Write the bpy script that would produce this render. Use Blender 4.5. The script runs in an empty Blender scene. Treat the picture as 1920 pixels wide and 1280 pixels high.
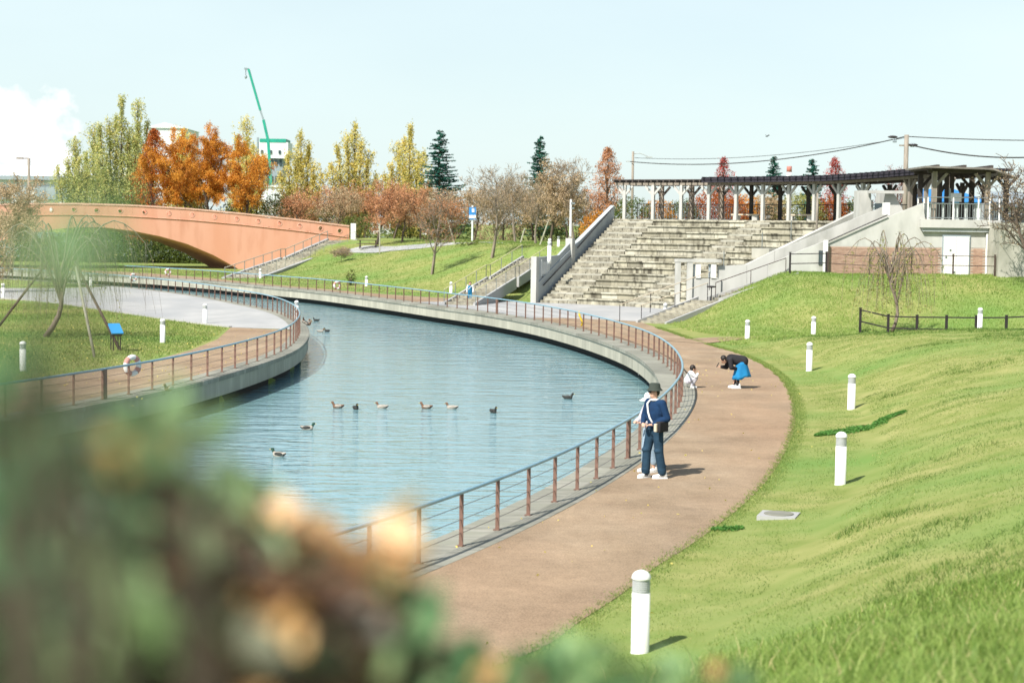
import bpy, bmesh, math, random
import numpy as np
from mathutils import Vector, Matrix
from mathutils.geometry import tessellate_polygon
random.seed(7); rng = np.random.default_rng(7)
SC = bpy.context.scene; COL = SC.collection

# ------------------------------------------------------------------ camera
FPX, HY, ROLL, CH = 3300.0, 421.0, 0.013, 4.72      # focal length in px of a 1920 px wide frame, horizon row, roll, eye height
PITCH = math.atan2(640 - HY, FPX)
def camera():
    cd = bpy.data.cameras.new('camera'); co = bpy.data.objects.new('camera', cd); COL.objects.link(co)
    fwd = Vector((0, math.cos(PITCH), -math.sin(PITCH)))
    up0 = Vector((0, math.sin(PITCH), math.cos(PITCH))); x0 = Vector((1, 0, 0))
    right = x0 * math.cos(ROLL) + up0 * math.sin(ROLL)
    up = up0 * math.cos(ROLL) - x0 * math.sin(ROLL)
    m = Matrix((right, up, -fwd)).transposed().to_4x4(); m.translation = (0, 0, CH)
    co.matrix_world = m
    cd.sensor_width = 36; cd.lens = FPX / 1920 * 36; cd.clip_start = 0.05; cd.clip_end = 9000
    cd.dof.use_dof = True; cd.dof.focus_distance = 46; cd.dof.aperture_fstop = 2.0
    SC.camera = co
camera()

# ------------------------------------------------------------------ light
SUN_EL, SUN_AZ = math.radians(46), math.radians(217)      # behind the camera, to its left
def world():
    w = bpy.data.worlds.new('World'); SC.world = w; w.use_nodes = True
    nt = w.node_tree; N = nt.nodes; L = nt.links; N.clear()
    out = N.new('ShaderNodeOutputWorld'); bg = N.new('ShaderNodeBackground')
    sky = N.new('ShaderNodeTexSky'); sky.sky_type = 'NISHITA'; sky.sun_disc = False
    sky.sun_elevation = SUN_EL; sky.sun_rotation = SUN_AZ
    sky.air_density = 1.0; sky.dust_density = 1.0; sky.ozone_density = 2.0
    tc = N.new('ShaderNodeTexCoord')
    # clouds: thin veils over the whole sky, and cumulus banks standing low above the horizon
    mp = N.new('ShaderNodeMapping'); mp.inputs['Scale'].default_value = (1, 1, 2.6)
    L.new(tc.outputs['Generated'], mp.inputs[0])
    n1 = N.new('ShaderNodeTexNoise'); n1.inputs['Scale'].default_value = 2.2; n1.inputs['Detail'].default_value = 8
    L.new(mp.outputs[0], n1.inputs['Vector'])
    r1 = N.new('ShaderNodeMapRange'); r1.inputs[1].default_value = .38; r1.inputs[2].default_value = .72; r1.inputs[3].default_value = .70; r1.inputs[4].default_value = .97
    L.new(n1.outputs[0], r1.inputs[0])
    veil = N.new('ShaderNodeMixRGB'); veil.inputs[2].default_value = (7.2, 8.45, 8.5, 1)
    # the haze veil thins out towards the zenith
    sz = N.new('ShaderNodeSeparateXYZ'); L.new(tc.outputs['Generated'], sz.inputs[0])
    hz_ = N.new('ShaderNodeMapRange'); hz_.inputs[1].default_value = .04; hz_.inputs[2].default_value = .55; hz_.inputs[3].default_value = 1.0; hz_.inputs[4].default_value = .22; L.new(sz.outputs[2], hz_.inputs[0])
    vm = N.new('ShaderNodeMath'); vm.operation = 'MULTIPLY'; L.new(r1.outputs[0], vm.inputs[0]); L.new(hz_.outputs[0], vm.inputs[1])
    L.new(vm.outputs[0], veil.inputs[0]); L.new(sky.outputs[0], veil.inputs[1])
    # cumulus: distance from a few bank centres round the horizon, edge broken by noise
    n2 = N.new('ShaderNodeTexNoise'); n2.inputs['Scale'].default_value = 55; n2.inputs['Detail'].default_value = 9; n2.inputs['Roughness'].default_value = .58
    L.new(tc.outputs['Generated'], n2.inputs['Vector'])
    prev = veil.outputs[0]
    def bank(ax, el, wx, wz):
        nonlocal prev
        d = Vector((math.sin(ax) * math.cos(el), math.cos(ax) * math.cos(el), math.sin(el)))
        sub = N.new('ShaderNodeVectorMath'); sub.operation = 'SUBTRACT'; sub.inputs[1].default_value = d
        L.new(tc.outputs['Generated'], sub.inputs[0])
        sc = N.new('ShaderNodeVectorMath'); sc.operation = 'MULTIPLY'; sc.inputs[1].default_value = (1 / wx, 1 / wx, 1 / wz)
        L.new(sub.outputs[0], sc.inputs[0])
        ln = N.new('ShaderNodeVectorMath'); ln.operation = 'LENGTH'; L.new(sc.outputs[0], ln.inputs[0])
        ad = N.new('ShaderNodeMath'); ad.operation = 'MULTIPLY_ADD'; ad.inputs[1].default_value = -1.9
        L.new(n2.outputs[0], ad.inputs[0]); L.new(ln.outputs['Value'], ad.inputs[2])
        mr = N.new('ShaderNodeMapRange'); mr.inputs[1].default_value = .05; mr.inputs[2].default_value = -.22; mr.inputs[3].default_value = 0; mr.inputs[4].default_value = .95
        L.new(ad.outputs[0], mr.inputs[0])
        # grey undersides: cloud colour by the noise, a real cloud's self shading
        mx = N.new('ShaderNodeMixRGB'); L.new(mr.outputs[0], mx.inputs[0]); L.new(prev, mx.inputs[1])
        cc = N.new('ShaderNodeMixRGB'); cc.inputs[1].default_value = (4.6, 6.4, 7.2, 1); cc.inputs[2].default_value = (8.6, 8.8, 8.8, 1)
        z = N.new('ShaderNodeSeparateXYZ'); L.new(sc.outputs[0], z.inputs[0])
        m2 = N.new('ShaderNodeMapRange'); m2.inputs[1].default_value = -.7; m2.inputs[2].default_value = .15; L.new(z.outputs[2], m2.inputs[0])
        L.new(m2.outputs[0], cc.inputs[0]); L.new(cc.outputs[0], mx.inputs[2]); prev = mx.outputs[0]
    bank(math.atan2(45 - 960, FPX), math.atan2(409 - 262, FPX), .030, .029)
    bank(math.atan2(-60 - 960, FPX), math.atan2(409 - 290, FPX), .04, .025)
    bank(math.atan2(75 - 960, FPX), math.atan2(409 - 315, FPX), .028, .020)
    for ax, el, wx, wz in [(-.62, .06, .10, .04), (-1.1, .08, .12, .05), (.55, .06, .10, .04), (1.3, .07, .14, .05), (2.2, .08, .15, .06), (-2.1, .08, .15, .06)]:
        bank(ax, el, wx, wz)
    bg.inputs[1].default_value = 0.088
    L.new(prev, bg.inputs[0]); L.new(bg.outputs[0], out.inputs[0])
world()
def sun():
    ld = bpy.data.lights.new('sun', 'SUN'); ld.energy = 5.0; ld.angle = math.radians(.55); ld.color = (1, .95, .87)
    o = bpy.data.objects.new('sun', ld); COL.objects.link(o)
    d = Vector((math.sin(SUN_AZ) * math.cos(SUN_EL), math.cos(SUN_AZ) * math.cos(SUN_EL), math.sin(SUN_EL)))
    o.rotation_euler = d.to_track_quat('Z', 'Y').to_euler(); o.location = d * 200
sun()
SC.view_settings.view_transform = 'Standard'; SC.view_settings.look = 'None'
SC.view_settings.exposure = 0.54; SC.view_settings.gamma = 1; SC.view_settings.use_curve_mapping = False

# ------------------------------------------------------------------ survey: photo pixel <-> place
def at(x, y, z=0.0):
    xx, yy = x - 960, y - 640; c, s = math.cos(ROLL), math.sin(ROLL)
    xr, yr = c * xx + s * yy, -s * xx + c * yy
    fy = FPX * math.cos(PITCH) - yr * math.sin(PITCH); dn = FPX * math.sin(PITCH) + yr * math.cos(PITCH)
    t = (CH - z) / dn
    return (xr * t, fy * t)
def sp(x, y, Y):
    """point at depth Y seen at pixel x,y"""
    xx, yy = x - 960, y - 640; c, s = math.cos(ROLL), math.sin(ROLL)
    xr, yr = c * xx + s * yy, -s * xx + c * yy
    fy = FPX * math.cos(PITCH) - yr * math.sin(PITCH); dn = FPX * math.sin(PITCH) + yr * math.cos(PITCH)
    t = Y / fy
    return (xr * t, Y, CH - dn * t)

# ------------------------------------------------------------------ naming helpers
def tag(o, label=None, cat=None, group=None, kind=None):
    if label: o['label'] = label
    if cat: o['category'] = cat
    if group: o['group'] = group
    if kind: o['kind'] = kind
    return o
def empty(name, loc=(0, 0, 0), rz=0, label=None, cat=None, group=None):
    o = bpy.data.objects.new(name, None); o.empty_display_size = .3; COL.objects.link(o)
    o.location = loc; o.rotation_euler = (0, 0, rz)
    return tag(o, label, cat, group)
def link(name, me, parent=None, mat=None, smooth=False):
    o = bpy.data.objects.new(name, me); COL.objects.link(o)
    if mat and not me.materials: me.materials.append(mat)
    if parent: o.parent = parent
    if smooth and len(me.polygons): me.polygons.foreach_set('use_smooth', [True] * len(me.polygons))
    return o
def copy_tree(o, parent=None):
    c = o.copy(); COL.objects.link(c); c.parent = parent
    for ch in list(o.children): copy_tree(ch, c)
    return c
class MB:
    def __init__(s): s.v = []; s.f = []
    def add(s, vs, fs):
        n = len(s.v); s.v += [tuple(p) for p in vs]; s.f += [tuple(i + n for i in f) for f in fs]; return s
    def box(s, c, d, rz=0, rx=0, ry=0):
        M = Matrix.Rotation(rz, 3, 'Z') @ Matrix.Rotation(ry, 3, 'Y') @ Matrix.Rotation(rx, 3, 'X'); c = Vector(c)
        vs = [c + M @ Vector((x * d[0] / 2, y * d[1] / 2, z * d[2] / 2)) for x in (-1, 1) for y in (-1, 1) for z in (-1, 1)]
        return s.add(vs, [(0, 1, 3, 2), (4, 6, 7, 5), (0, 4, 5, 1), (2, 3, 7, 6), (0, 2, 6, 4), (1, 5, 7, 3)])
    def bar(s, a, b, w, h=None):
        a = Vector(a); b = Vector(b); h = h or w; d = (b - a).normalized()
        u = Vector((0, 0, 1)) if abs(d.z) < .95 else Vector((0, 1, 0))
        r = d.cross(u).normalized(); u = r.cross(d)
        vs = [p + r * (i * w / 2) + u * (j * h / 2) for p in (a, b) for i, j in ((-1, -1), (1, -1), (1, 1), (-1, 1))]
        return s.add(vs, [(3, 2, 1, 0), (4, 5, 6, 7), (0, 1, 5, 4), (1, 2, 6, 5), (2, 3, 7, 6), (3, 0, 4, 7)])
    def prism(s, poly, z0, z1):
        n = len(poly); vs = [(x, y, z0) for x, y in poly] + [(x, y, z1) for x, y in poly]
        tr = tessellate_polygon([[Vector((x, y, 0)) for x, y in poly]])
        fs = []
        for a, b, c in tr:
            pa, pb, pc = poly[a], poly[b], poly[c]
            cr = (pb[0] - pa[0]) * (pc[1] - pa[1]) - (pb[1] - pa[1]) * (pc[0] - pa[0])
            if cr < 0: b, c = c, b
            fs += [(a + n, b + n, c + n), (c, b, a)]
        area = sum(poly[i][0] * poly[(i + 1) % n][1] - poly[(i + 1) % n][0] * poly[i][1] for i in range(n))
        for i in range(n):
            j = (i + 1) % n
            fs.append((i, j, j + n, i + n) if area > 0 else (j, i, i + n, j + n))
        return s.add(vs, fs)
    def vprism(s, pts, off):
        """3-D polygon pts (planar) pushed by vector off"""
        off = Vector(off); n = len(pts); P = [Vector(p) for p in pts]
        tr = tessellate_polygon([P]); fs = []
        for t in tr: fs += [tuple(t), tuple(i + n for i in reversed(t))]
        for i in range(n): j = (i + 1) % n; fs.append((i, j, j + n, i + n))
        return s.add(P + [p + off for p in P], fs)
    def tube(s, pts, r, n=6, cap=True):
        P = [Vector(p) for p in pts]; m = len(P); rr = r if hasattr(r, '__len__') else [r] * m
        vs = []; fs = []; pr = None
        for i, p in enumerate(P):
            d = (P[min(i + 1, m - 1)] - P[max(i - 1, 0)]).normalized()
            if pr is None:
                a = Vector((0, 0, 1)) if abs(d.z) < .9 else Vector((1, 0, 0)); u = d.cross(a).normalized()
            else:
                u = (pr - d * pr.dot(d))
                u = u.normalized() if u.length > 1e-6 else d.orthogonal().normalized()
            pr = u; w = d.cross(u)
            vs += [p + (u * math.cos(2 * math.pi * k / n) + w * math.sin(2 * math.pi * k / n)) * rr[i] for k in range(n)]
        for i in range(m - 1):
            for k in range(n):
                k2 = (k + 1) % n; fs.append((i * n + k, i * n + k2, (i + 1) * n + k2, (i + 1) * n + k))
        if cap: fs += [tuple(reversed(range(n))), tuple((m - 1) * n + k for k in range(n))]
        return s.add(vs, fs)
    def lathe(s, prof, n=16, c=(0, 0, 0)):
        vs = []; fs = []
        for r, z in prof: vs += [(c[0] + r * math.cos(2 * math.pi * k / n), c[1] + r * math.sin(2 * math.pi * k / n), c[2] + z) for k in range(n)]
        for i in range(len(prof) - 1):
            for k in range(n): k2 = (k + 1) % n; fs.append((i * n + k, i * n + k2, (i + 1) * n + k2, (i + 1) * n + k))
        fs += [tuple(reversed(range(n))), tuple((len(prof) - 1) * n + k for k in range(n))]
        return s.add(vs, fs)
    def ell(s, c, r, n=12, m=8, M=None):
        c = Vector(c); M = M or Matrix.Identity(3)
        vs = [c + M @ Vector((0, 0, -r[2]))]
        for i in range(1, m):
            a = -math.pi / 2 + math.pi * i / m
            vs += [c + M @ Vector((r[0] * math.cos(a) * math.cos(2 * math.pi * k / n), r[1] * math.cos(a) * math.sin(2 * math.pi * k / n), r[2] * math.sin(a))) for k in range(n)]
        vs.append(c + M @ Vector((0, 0, r[2]))); fs = []
        for k in range(n): fs.append((0, 1 + (k + 1) % n, 1 + k))
        for i in range(m - 2):
            for k in range(n): k2 = (k + 1) % n; b = 1 + i * n; fs.append((b + k, b + k2, b + n + k2, b + n + k))
        b = 1 + (m - 2) * n; t = len(vs) - 1
        for k in range(n): fs.append((b + k, b + (k + 1) % n, t))
        return s.add(vs, fs)
    def cap(s, a, b, ra, rb, n=10):
        """tapered capsule"""
        a = Vector(a); b = Vector(b); d = b - a; L = d.length
        if L < 1e-6: return s.ell(a, (ra,) * 3)
        d.normalize(); pts = []; rr = []
        for t in (-1, -.87, -.5, 0): pts.append(a + d * (t * ra)); rr.append(ra * math.sqrt(max(0, 1 - t * t)) + 1e-4)
        for t in (0, .5, .87, 1): pts.append(b + d * (t * rb)); rr.append(rb * math.sqrt(max(0, 1 - t * t)) + 1e-4)
        return s.tube(pts, rr, n)
    def mesh(s, name):
        me = bpy.data.meshes.new(name); me.from_pydata(s.v, [], s.f); me.update(); return me
    def build(s, name, mat, parent=None, smooth=False, loc=None):
        o = link(name, s.mesh(name), parent, mat, smooth)
        if loc: o.location = loc
        return o
def sheet(poly, z, name, mat, kind='structure', parent=None):
    tr = tessellate_polygon([[Vector((x, y, 0)) for x, y in poly]]); fs = []
    for a, b, c in tr:
        pa, pb, pc = poly[a], poly[b], poly[c]
        cr = (pb[0] - pa[0]) * (pc[1] - pa[1]) - (pb[1] - pa[1]) * (pc[0] - pa[0])
        fs.append((a, b, c) if cr > 0 else (a, c, b))
    mb = MB(); mb.add([(x, y, z) for x, y in poly], fs); o = mb.build(name, mat, parent)
    if kind: o['kind'] = kind
    return o
def npmesh(name, V, Fc, tint=None):
    """fast mesh: V (n,3), Fc (m,k) equal sized faces, tint per face"""
    me = bpy.data.meshes.new(name); m, k = Fc.shape
    me.vertices.add(len(V)); me.vertices.foreach_set('co', V.astype(np.float32).ravel())
    me.loops.add(m * k); me.loops.foreach_set('vertex_index', Fc.astype(np.int32).ravel())
    me.polygons.add(m); me.polygons.foreach_set('loop_start', np.arange(0, m * k, k, dtype=np.int32))
    try: me.polygons.foreach_set('loop_total', np.full(m, k, dtype=np.int32))
    except Exception: pass
    if tint is not None:
        a = me.attributes.new('tint', 'FLOAT', 'FACE'); a.data.foreach_set('value', tint.astype(np.float32))
    me.update(calc_edges=True); return me

# ------------------------------------------------------------------ materials
def mat(name, c1, c2=None, scale=3, rough=.8, bump=0, bscale=None, stretch=(1, 1, 1), metal=0, detail=6, lo=.35, hi=.65, c3=None, s3=.4, spec=.3, coord='Object', vary=0):
    m = bpy.data.materials.new(name); m.use_nodes = True; nt = m.node_tree; N = nt.nodes; L = nt.links
    b = N['Principled BSDF']; b.inputs['Roughness'].default_value = rough; b.inputs['Metallic'].default_value = metal
    b.inputs['Specular IOR Level'].default_value = spec
    b.inputs['Base Color'].default_value = (*c1, 1)
    tc = N.new('ShaderNodeTexCoord'); mp = N.new('ShaderNodeMapping'); mp.inputs['Scale'].default_value = stretch
    L.new(tc.outputs[coord], mp.inputs[0])
    if c2:
        n = N.new('ShaderNodeTexNoise'); n.inputs['Scale'].default_value = scale; n.inputs['Detail'].default_value = detail
        L.new(mp.outputs[0], n.inputs['Vector'])
        r = N.new('ShaderNodeMapRange'); r.inputs[1].default_value = lo; r.inputs[2].default_value = hi; L.new(n.outputs[0], r.inputs[0])
        x = N.new('ShaderNodeMixRGB'); x.inputs[1].default_value = (*c1, 1); x.inputs[2].default_value = (*c2, 1)
        L.new(r.outputs[0], x.inputs[0]); o = x.outputs[0]
        if c3:
            n3 = N.new('ShaderNodeTexNoise'); n3.inputs['Scale'].default_value = s3; n3.inputs['Detail'].default_value = 5
            L.new(mp.outputs[0], n3.inputs['Vector'])
            r3 = N.new('ShaderNodeMapRange'); r3.inputs[1].default_value = .42; r3.inputs[2].default_value = .66; L.new(n3.outputs[0], r3.inputs[0])
            x3 = N.new('ShaderNodeMixRGB'); L.new(o, x3.inputs[1]); x3.inputs[2].default_value = (*c3, 1); L.new(r3.outputs[0], x3.inputs[0]); o = x3.outputs[0]
        if vary:
            oi = N.new('ShaderNodeObjectInfo'); vr = N.new('ShaderNodeMapRange'); vr.inputs[3].default_value = 1 - vary; vr.inputs[4].default_value = 1 + vary * .6
            L.new(oi.outputs['Random'], vr.inputs[0]); hs = N.new('ShaderNodeHueSaturation'); L.new(vr.outputs[0], hs.inputs['Value']); L.new(o, hs.inputs['Color']); o = hs.outputs[0]
        L.new(o, b.inputs['Base Color'])
    if bump:
        n2 = N.new('ShaderNodeTexNoise'); n2.inputs['Scale'].default_value = bscale or scale * 3; n2.inputs['Detail'].default_value = 5
        L.new(mp.outputs[0], n2.inputs['Vector'])
        bp = N.new('ShaderNodeBump'); bp.inputs['Strength'].default_value = bump; bp.inputs['Distance'].default_value = .02
        L.new(n2.outputs[0], bp.inputs['Height']); L.new(bp.outputs[0], b.inputs['Normal'])
    return m
def leafmat(name, stops, trans=.35, rough=.6):
    m = bpy.data.materials.new(name); m.use_nodes = True; nt = m.node_tree; N = nt.nodes; L = nt.links
    N.clear(); out = N.new('ShaderNodeOutputMaterial'); a = N.new('ShaderNodeAttribute'); a.attribute_name = 'tint'
    cr = N.new('ShaderNodeValToRGB'); e = cr.color_ramp.elements
    for i, (p, c) in enumerate(stops):
        if i < 2: e[i].position = p; e[i].color = (*c, 1)
        else: q = e.new(p); q.color = (*c, 1)
    L.new(a.outputs['Fac'], cr.inputs[0])
    p = N.new('ShaderNodeBsdfPrincipled'); p.inputs['Roughness'].default_value = rough; p.inputs['Specular IOR Level'].default_value = .25
    t = N.new('ShaderNodeBsdfTranslucent'); mx = N.new('ShaderNodeMixShader'); mx.inputs[0].default_value = trans
    L.new(cr.outputs[0], p.inputs['Base Color']); L.new(cr.outputs[0], t.inputs['Color'])
    L.new(p.outputs[0], mx.inputs[1]); L.new(t.outputs[0], mx.inputs[2]); L.new(mx.outputs[0], out.inputs[0])
    return m
M = {}
M['lawn'] = mat('lawn', (.19, .235, .06), (.32, .32, .12), 1.3, .95, .6, 60, c3=(.16, .26, .065), s3=.16, lo=.3, hi=.7, spec=.1)
M['path'] = mat('path', (.335, .245, .16), (.395, .30, .205), .9, .9, .5, 160, stretch=(1, .35, 1), c3=(.365, .25, .16), s3=.22, spec=.15)
M['plaza'] = mat('plaza', (.37, .37, .36), (.44, .435, .42), .8, .85, .2, 40, stretch=(1, .4, 1), c3=(.34, .345, .345), s3=.3, spec=.2)
M['conc'] = mat('concrete', (.40, .39, .33), (.30, .30, .25), 1.1, .88, .3, 30, c3=(.46, .45, .39), s3=.7, spec=.2)
M['quay'] = mat('quay_concrete', (.45, .43, .35), (.36, .345, .28), 1.5, .88, .3, 30, stretch=(2, 2, .5), c3=(.33, .32, .26), s3=.5, spec=.2, vary=0.1)
M['coping'] = mat('coping_stone', (.33, .32, .27), (.22, .22, .185), 1.6, .85, .4, 40, stretch=(1, 3, 1), c3=(.26, .26, .21), s3=.6, spec=.2, vary=0.2)
M['tier'] = mat('stained_concrete', (.42, .40, .31), (.11, .10, .075), 2.2, .9, .4, 22, stretch=(1.6, 1.6, .45), lo=.42, hi=.62, c3=(.33, .31, .235), s3=.6, spec=.15, vary=0.3)
M['tier2'] = mat('pale_tier_concrete', (.48, .46, .37), (.16, .15, .115), 2.0, .9, .4, 22, stretch=(1.6, 1.6, .45), lo=.46, hi=.7, spec=.15, vary=0.22)
M['rubble'] = mat('rubble_step_stone', (.40, .38, .30), (.20, .185, .145), 4, .9, .4, 20, spec=.15, vary=0.25)
M['white'] = mat('white_paint', (.80, .80, .78), (.66, .66, .62), 5, stretch=(1, 1, .35), lo=.45, hi=.8, rough=.55, spec=.4)
M['render_wall'] = mat('painted_render', (.53, .525, .49), (.37, .37, .34), 1.6, .85, .15, 30, stretch=(1, 1, .4), c3=(.50, .50, .47), s3=.5, spec=.2)
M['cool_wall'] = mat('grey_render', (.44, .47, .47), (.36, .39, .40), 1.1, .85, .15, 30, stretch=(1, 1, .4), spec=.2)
M['bluerail'] = mat('blue_handrail_paint', (.22, .38, .46), (.17, .32, .40), 4, .3, spec=.5)
M['post'] = mat('rust_brown_post_paint', (.21, .12, .09), (.14, .08, .06), 6, .5, spec=.4)
M['wire'] = mat('steel_wire', (.16, .13, .12), None, rough=.4, metal=.5)
M['black'] = mat('black_paint', (.022, .018, .02), (.035, .03, .03), 8, .45, spec=.4)
M['brownfence'] = mat('brown_fence_paint', (.06, .04, .035), (.08, .055, .045), 8, .5)
M['louvre'] = mat('pale_grey_louvre', (.50, .52, .52), None, rough=.4, spec=.5)
M['steel'] = mat('brushed_steel', (.42, .45, .45), (.30, .33, .33), 20, .35, metal=.8, stretch=(1, 1, 6))
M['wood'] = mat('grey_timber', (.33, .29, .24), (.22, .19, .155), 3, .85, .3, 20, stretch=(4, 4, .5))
M['darkroof'] = mat('dark_roof', (.022, .02, .03), (.04, .036, .045), 3, .8)
M['weathered'] = mat('weathered_roof_boards', (.25, .23, .20), (.15, .14, .125), 2, .85, stretch=(1, 5, 1))
M['shadewood'] = mat('dark_timber_painted_shade', (.05, .042, .038), (.08, .065, .055), 3, .8)  # dark copy of the timber, shade under the roofs painted in
M['bridge'] = mat('terracotta_render', (.64, .34, .235), (.53, .25, .16), 1.3, .85, .1, 10, stretch=(1, 1, .22), lo=.5, hi=.78, c3=(.60, .29, .185), s3=.3, spec=.2)
M['bridgecap'] = mat('terracotta_coping', (.70, .45, .34), (.63, .38, .28), 1, .8)
M['glass'] = mat('dark_glass', (.05, .07, .08), None, rough=.12, spec=.8)
M['green'] = mat('crane_green_paint', (.02, .33, .23), (.02, .27, .2), 1, .5)
M['ind_white'] = mat('industrial_white_cladding', (.72, .75, .76), (.64, .68, .70), .3, .6)
M['ind_grey'] = mat('industrial_grey', (.30, .35, .38), (.22, .27, .30), .4, .7)
M['blue_sign'] = mat('blue_sign_paint', (.03, .22, .55), None, rough=.5)
M['solar'] = mat('blue_panel_face', (.04, .28, .60), None, rough=.3)
M['red'] = mat('red_paint', (.55, .06, .04), None, rough=.5)
M['yellow'] = mat('yellow_paint', (.75, .50, .03), None, rough=.5)
M['orange_buoy'] = mat('lifebuoy_red', (.58, .28, .24), (.50, .24, .20), 3, .6)
M['bark'] = mat('bark', (.13, .10, .075), (.075, .058, .045), 6, .95, .6, 12, stretch=(1, 1, .3))
M['bark_pale'] = mat('pale_bark', (.26, .22, .17), (.16, .13, .10), 6, .95, .6, 12, stretch=(1, 1, .3))
M['stake'] = mat('timber_stake', (.36, .36, .28), (.28, .27, .2), 4, .85)
M['skin'] = mat('skin', (.60, .36, .26), (.56, .33, .235), 8, .55)
M['hair'] = mat('black_hair', (.018, .014, .012), (.03, .024, .02), 30, .5)
M['navy'] = mat('navy_blue_knit', (.007, .034, .095), (.006, .026, .072), 6, .9, .5, 90)
M['teal_trouser'] = mat('dark_teal_trousers', (.020, .052, .088), (.012, .036, .064), 5, .9, .6, 25)
M['olive'] = mat('olive_hat_cloth', (.045, .055, .045), (.035, .045, .037), 6, .9)
M['lilac'] = mat('pale_lilac_cloth', (.52, .50, .54), (.44, .42, .47), 6, .9, .5, 30)
M['jeans'] = mat('pale_blue_denim', (.33, .42, .50), (.24, .33, .42), 5, .9, .5, 30)
M['white_cloth'] = mat('white_cloth', (.80, .80, .78), (.70, .70, .70), 6, .9, .4, 30)
M['blackcloth'] = mat('black_cloth', (.018, .017, .02), (.028, .026, .03), 6, .9, .5, 30)
M['skirt'] = mat('bright_blue_skirt', (.015, .22, .46), (.01, .16, .36), 3, .85, .5, 20)
M['tealcloth'] = mat('teal_blue_cloth', (.015, .17, .32), (.01, .13, .26), 5, .9)
M['rubber_and_shade'] = mat('black_rubber_and_shade', (.02, .02, .02), None, rough=.8)  # tyres, and the black that paints shade under the quay wall
M['tan'] = mat('beige_leather', (.55, .47, .36), None, rough=.7)
M['duckbrown'] = mat('brown_feathers', (.20, .11, .065), (.13, .075, .05), 20, .8)
M['duckgrey'] = mat('pale_grey_feathers', (.42, .38, .33), (.30, .27, .23), 20, .8)
M['duckdark'] = mat('dark_feathers', (.03, .032, .03), (.05, .05, .045), 20, .7)
M['duckgreen'] = mat('green_head_feathers', (.015, .06, .04), None, rough=.4)
M['duckbill'] = mat('duck_bill', (.45, .36, .10), None, rough=.5)
M['duckwhite'] = mat('white_feathers', (.75, .75, .72), None, rough=.8)
# leaf kinds
M['lf_poplar'] = leafmat('poplar_leaves', [(0, (.28, .34, .12)), (1, (.80, .66, .24)), (.45, (.50, .54, .20)), (.75, (.66, .61, .23))], .4)
M['lf_yellow'] = leafmat('yellow_poplar_leaves', [(0, (.32, .36, .11)), (1, (.85, .66, .18)), (.4, (.62, .57, .18)), (.7, (.76, .64, .20))], .4)
M['lf_orange'] = leafmat('orange_leaves', [(0, (.42, .17, .03)), (1, (.80, .40, .06)), (.5, (.66, .29, .04))], .35)
M['lf_rust'] = leafmat('rust_leaves', [(0, (.28, .07, .02)), (1, (.52, .18, .035)), (.5, (.42, .11, .02))], .3)
M['lf_cherry'] = leafmat('reddish_brown_leaves', [(0, (.32, .17, .09)), (1, (.70, .38, .20)), (.5, (.54, .26, .13))], .3)
M['lf_tan'] = leafmat('tan_leaves', [(0, (.32, .24, .14)), (1, (.62, .47, .30)), (.5, (.48, .35, .21))], .3)
M['lf_crimson'] = leafmat('crimson_leaves', [(0, (.30, .04, .04)), (1, (.55, .13, .10)), (.5, (.42, .07, .06))], .3)
M['lf_conifer'] = leafmat('conifer_needles', [(0, (.010, .07, .055)), (1, (.05, .18, .12)), (.5, (.02, .11, .085))], .1)
M['lf_green'] = leafmat('green_shrub_leaves', [(0, (.05, .09, .02)), (1, (.20, .22, .05)), (.5, (.11, .15, .03))], .3)
M['lf_yellowgreen'] = leafmat('yellowgreen_leaves', [(0, (.20, .22, .06)), (1, (.46, .42, .16)), (.5, (.33, .33, .10))], .35)
M['lf_bush'] = leafmat('foreground_shrub_leaves', [(0, (.02, .06, .03)), (1, (1.0, .74, .44)), (.28, (.10, .25, .11)), (.52, (.40, .56, .27)), (.64, (.08, .055, .04)), (.78, (.32, .17, .10)), (.9, (.90, .52, .18))], .4, .4)
M['lf_pale'] = leafmat('pale_young_leaves', [(0, (.35, .60, .30)), (1, (.62, .78, .45)), (.5, (.5, .72, .40))], .5)
M['blade'] = leafmat('grass_blades', [(0, (.13, .22, .04)), (1, (.62, .54, .26)), (.5, (.26, .37, .085)), (.88, (.40, .48, .15))], .4, .5)
M['lawnblade'] = leafmat('mown_grass_blades', [(0, (.055, .13, .022)), (1, (.52, .47, .21)), (.5, (.20, .29, .06)), (.8, (.33, .38, .11))], .35, .6)

def path_material():
    m = M['path']; nt = m.node_tree; N = nt.nodes; L = nt.links; b = N['Principled BSDF']
    src = b.inputs['Base Color'].links[0].from_socket
    tc = N.new('ShaderNodeTexCoord')
    def noise(sc, lo, hi, a, c, det=3):
        n = N.new('ShaderNodeTexNoise'); n.inputs['Scale'].default_value = sc; n.inputs['Detail'].default_value = det; L.new(tc.outputs['Object'], n.inputs['Vector'])
        r = N.new('ShaderNodeMapRange'); r.inputs[1].default_value = lo; r.inputs[2].default_value = hi; r.inputs[3].default_value = a; r.inputs[4].default_value = c; L.new(n.outputs[0], r.inputs[0]); return r.outputs[0]
    m1 = N.new('ShaderNodeMath'); m1.operation = 'MULTIPLY'; L.new(noise(38, .3, .7, .74, 1.22), m1.inputs[0]); L.new(noise(.55, .3, .75, .76, 1.12, 7), m1.inputs[1])
    m2 = N.new('ShaderNodeMath'); m2.operation = 'MULTIPLY'; L.new(m1.outputs[0], m2.inputs[0]); L.new(noise(4.5, .35, .7, .92, 1.06, 5), m2.inputs[1])
    hs = N.new('ShaderNodeHueSaturation'); L.new(src, hs.inputs['Color']); L.new(m2.outputs[0], hs.inputs['Value']); L.new(hs.outputs[0], b.inputs['Base Color'])
path_material()
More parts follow.
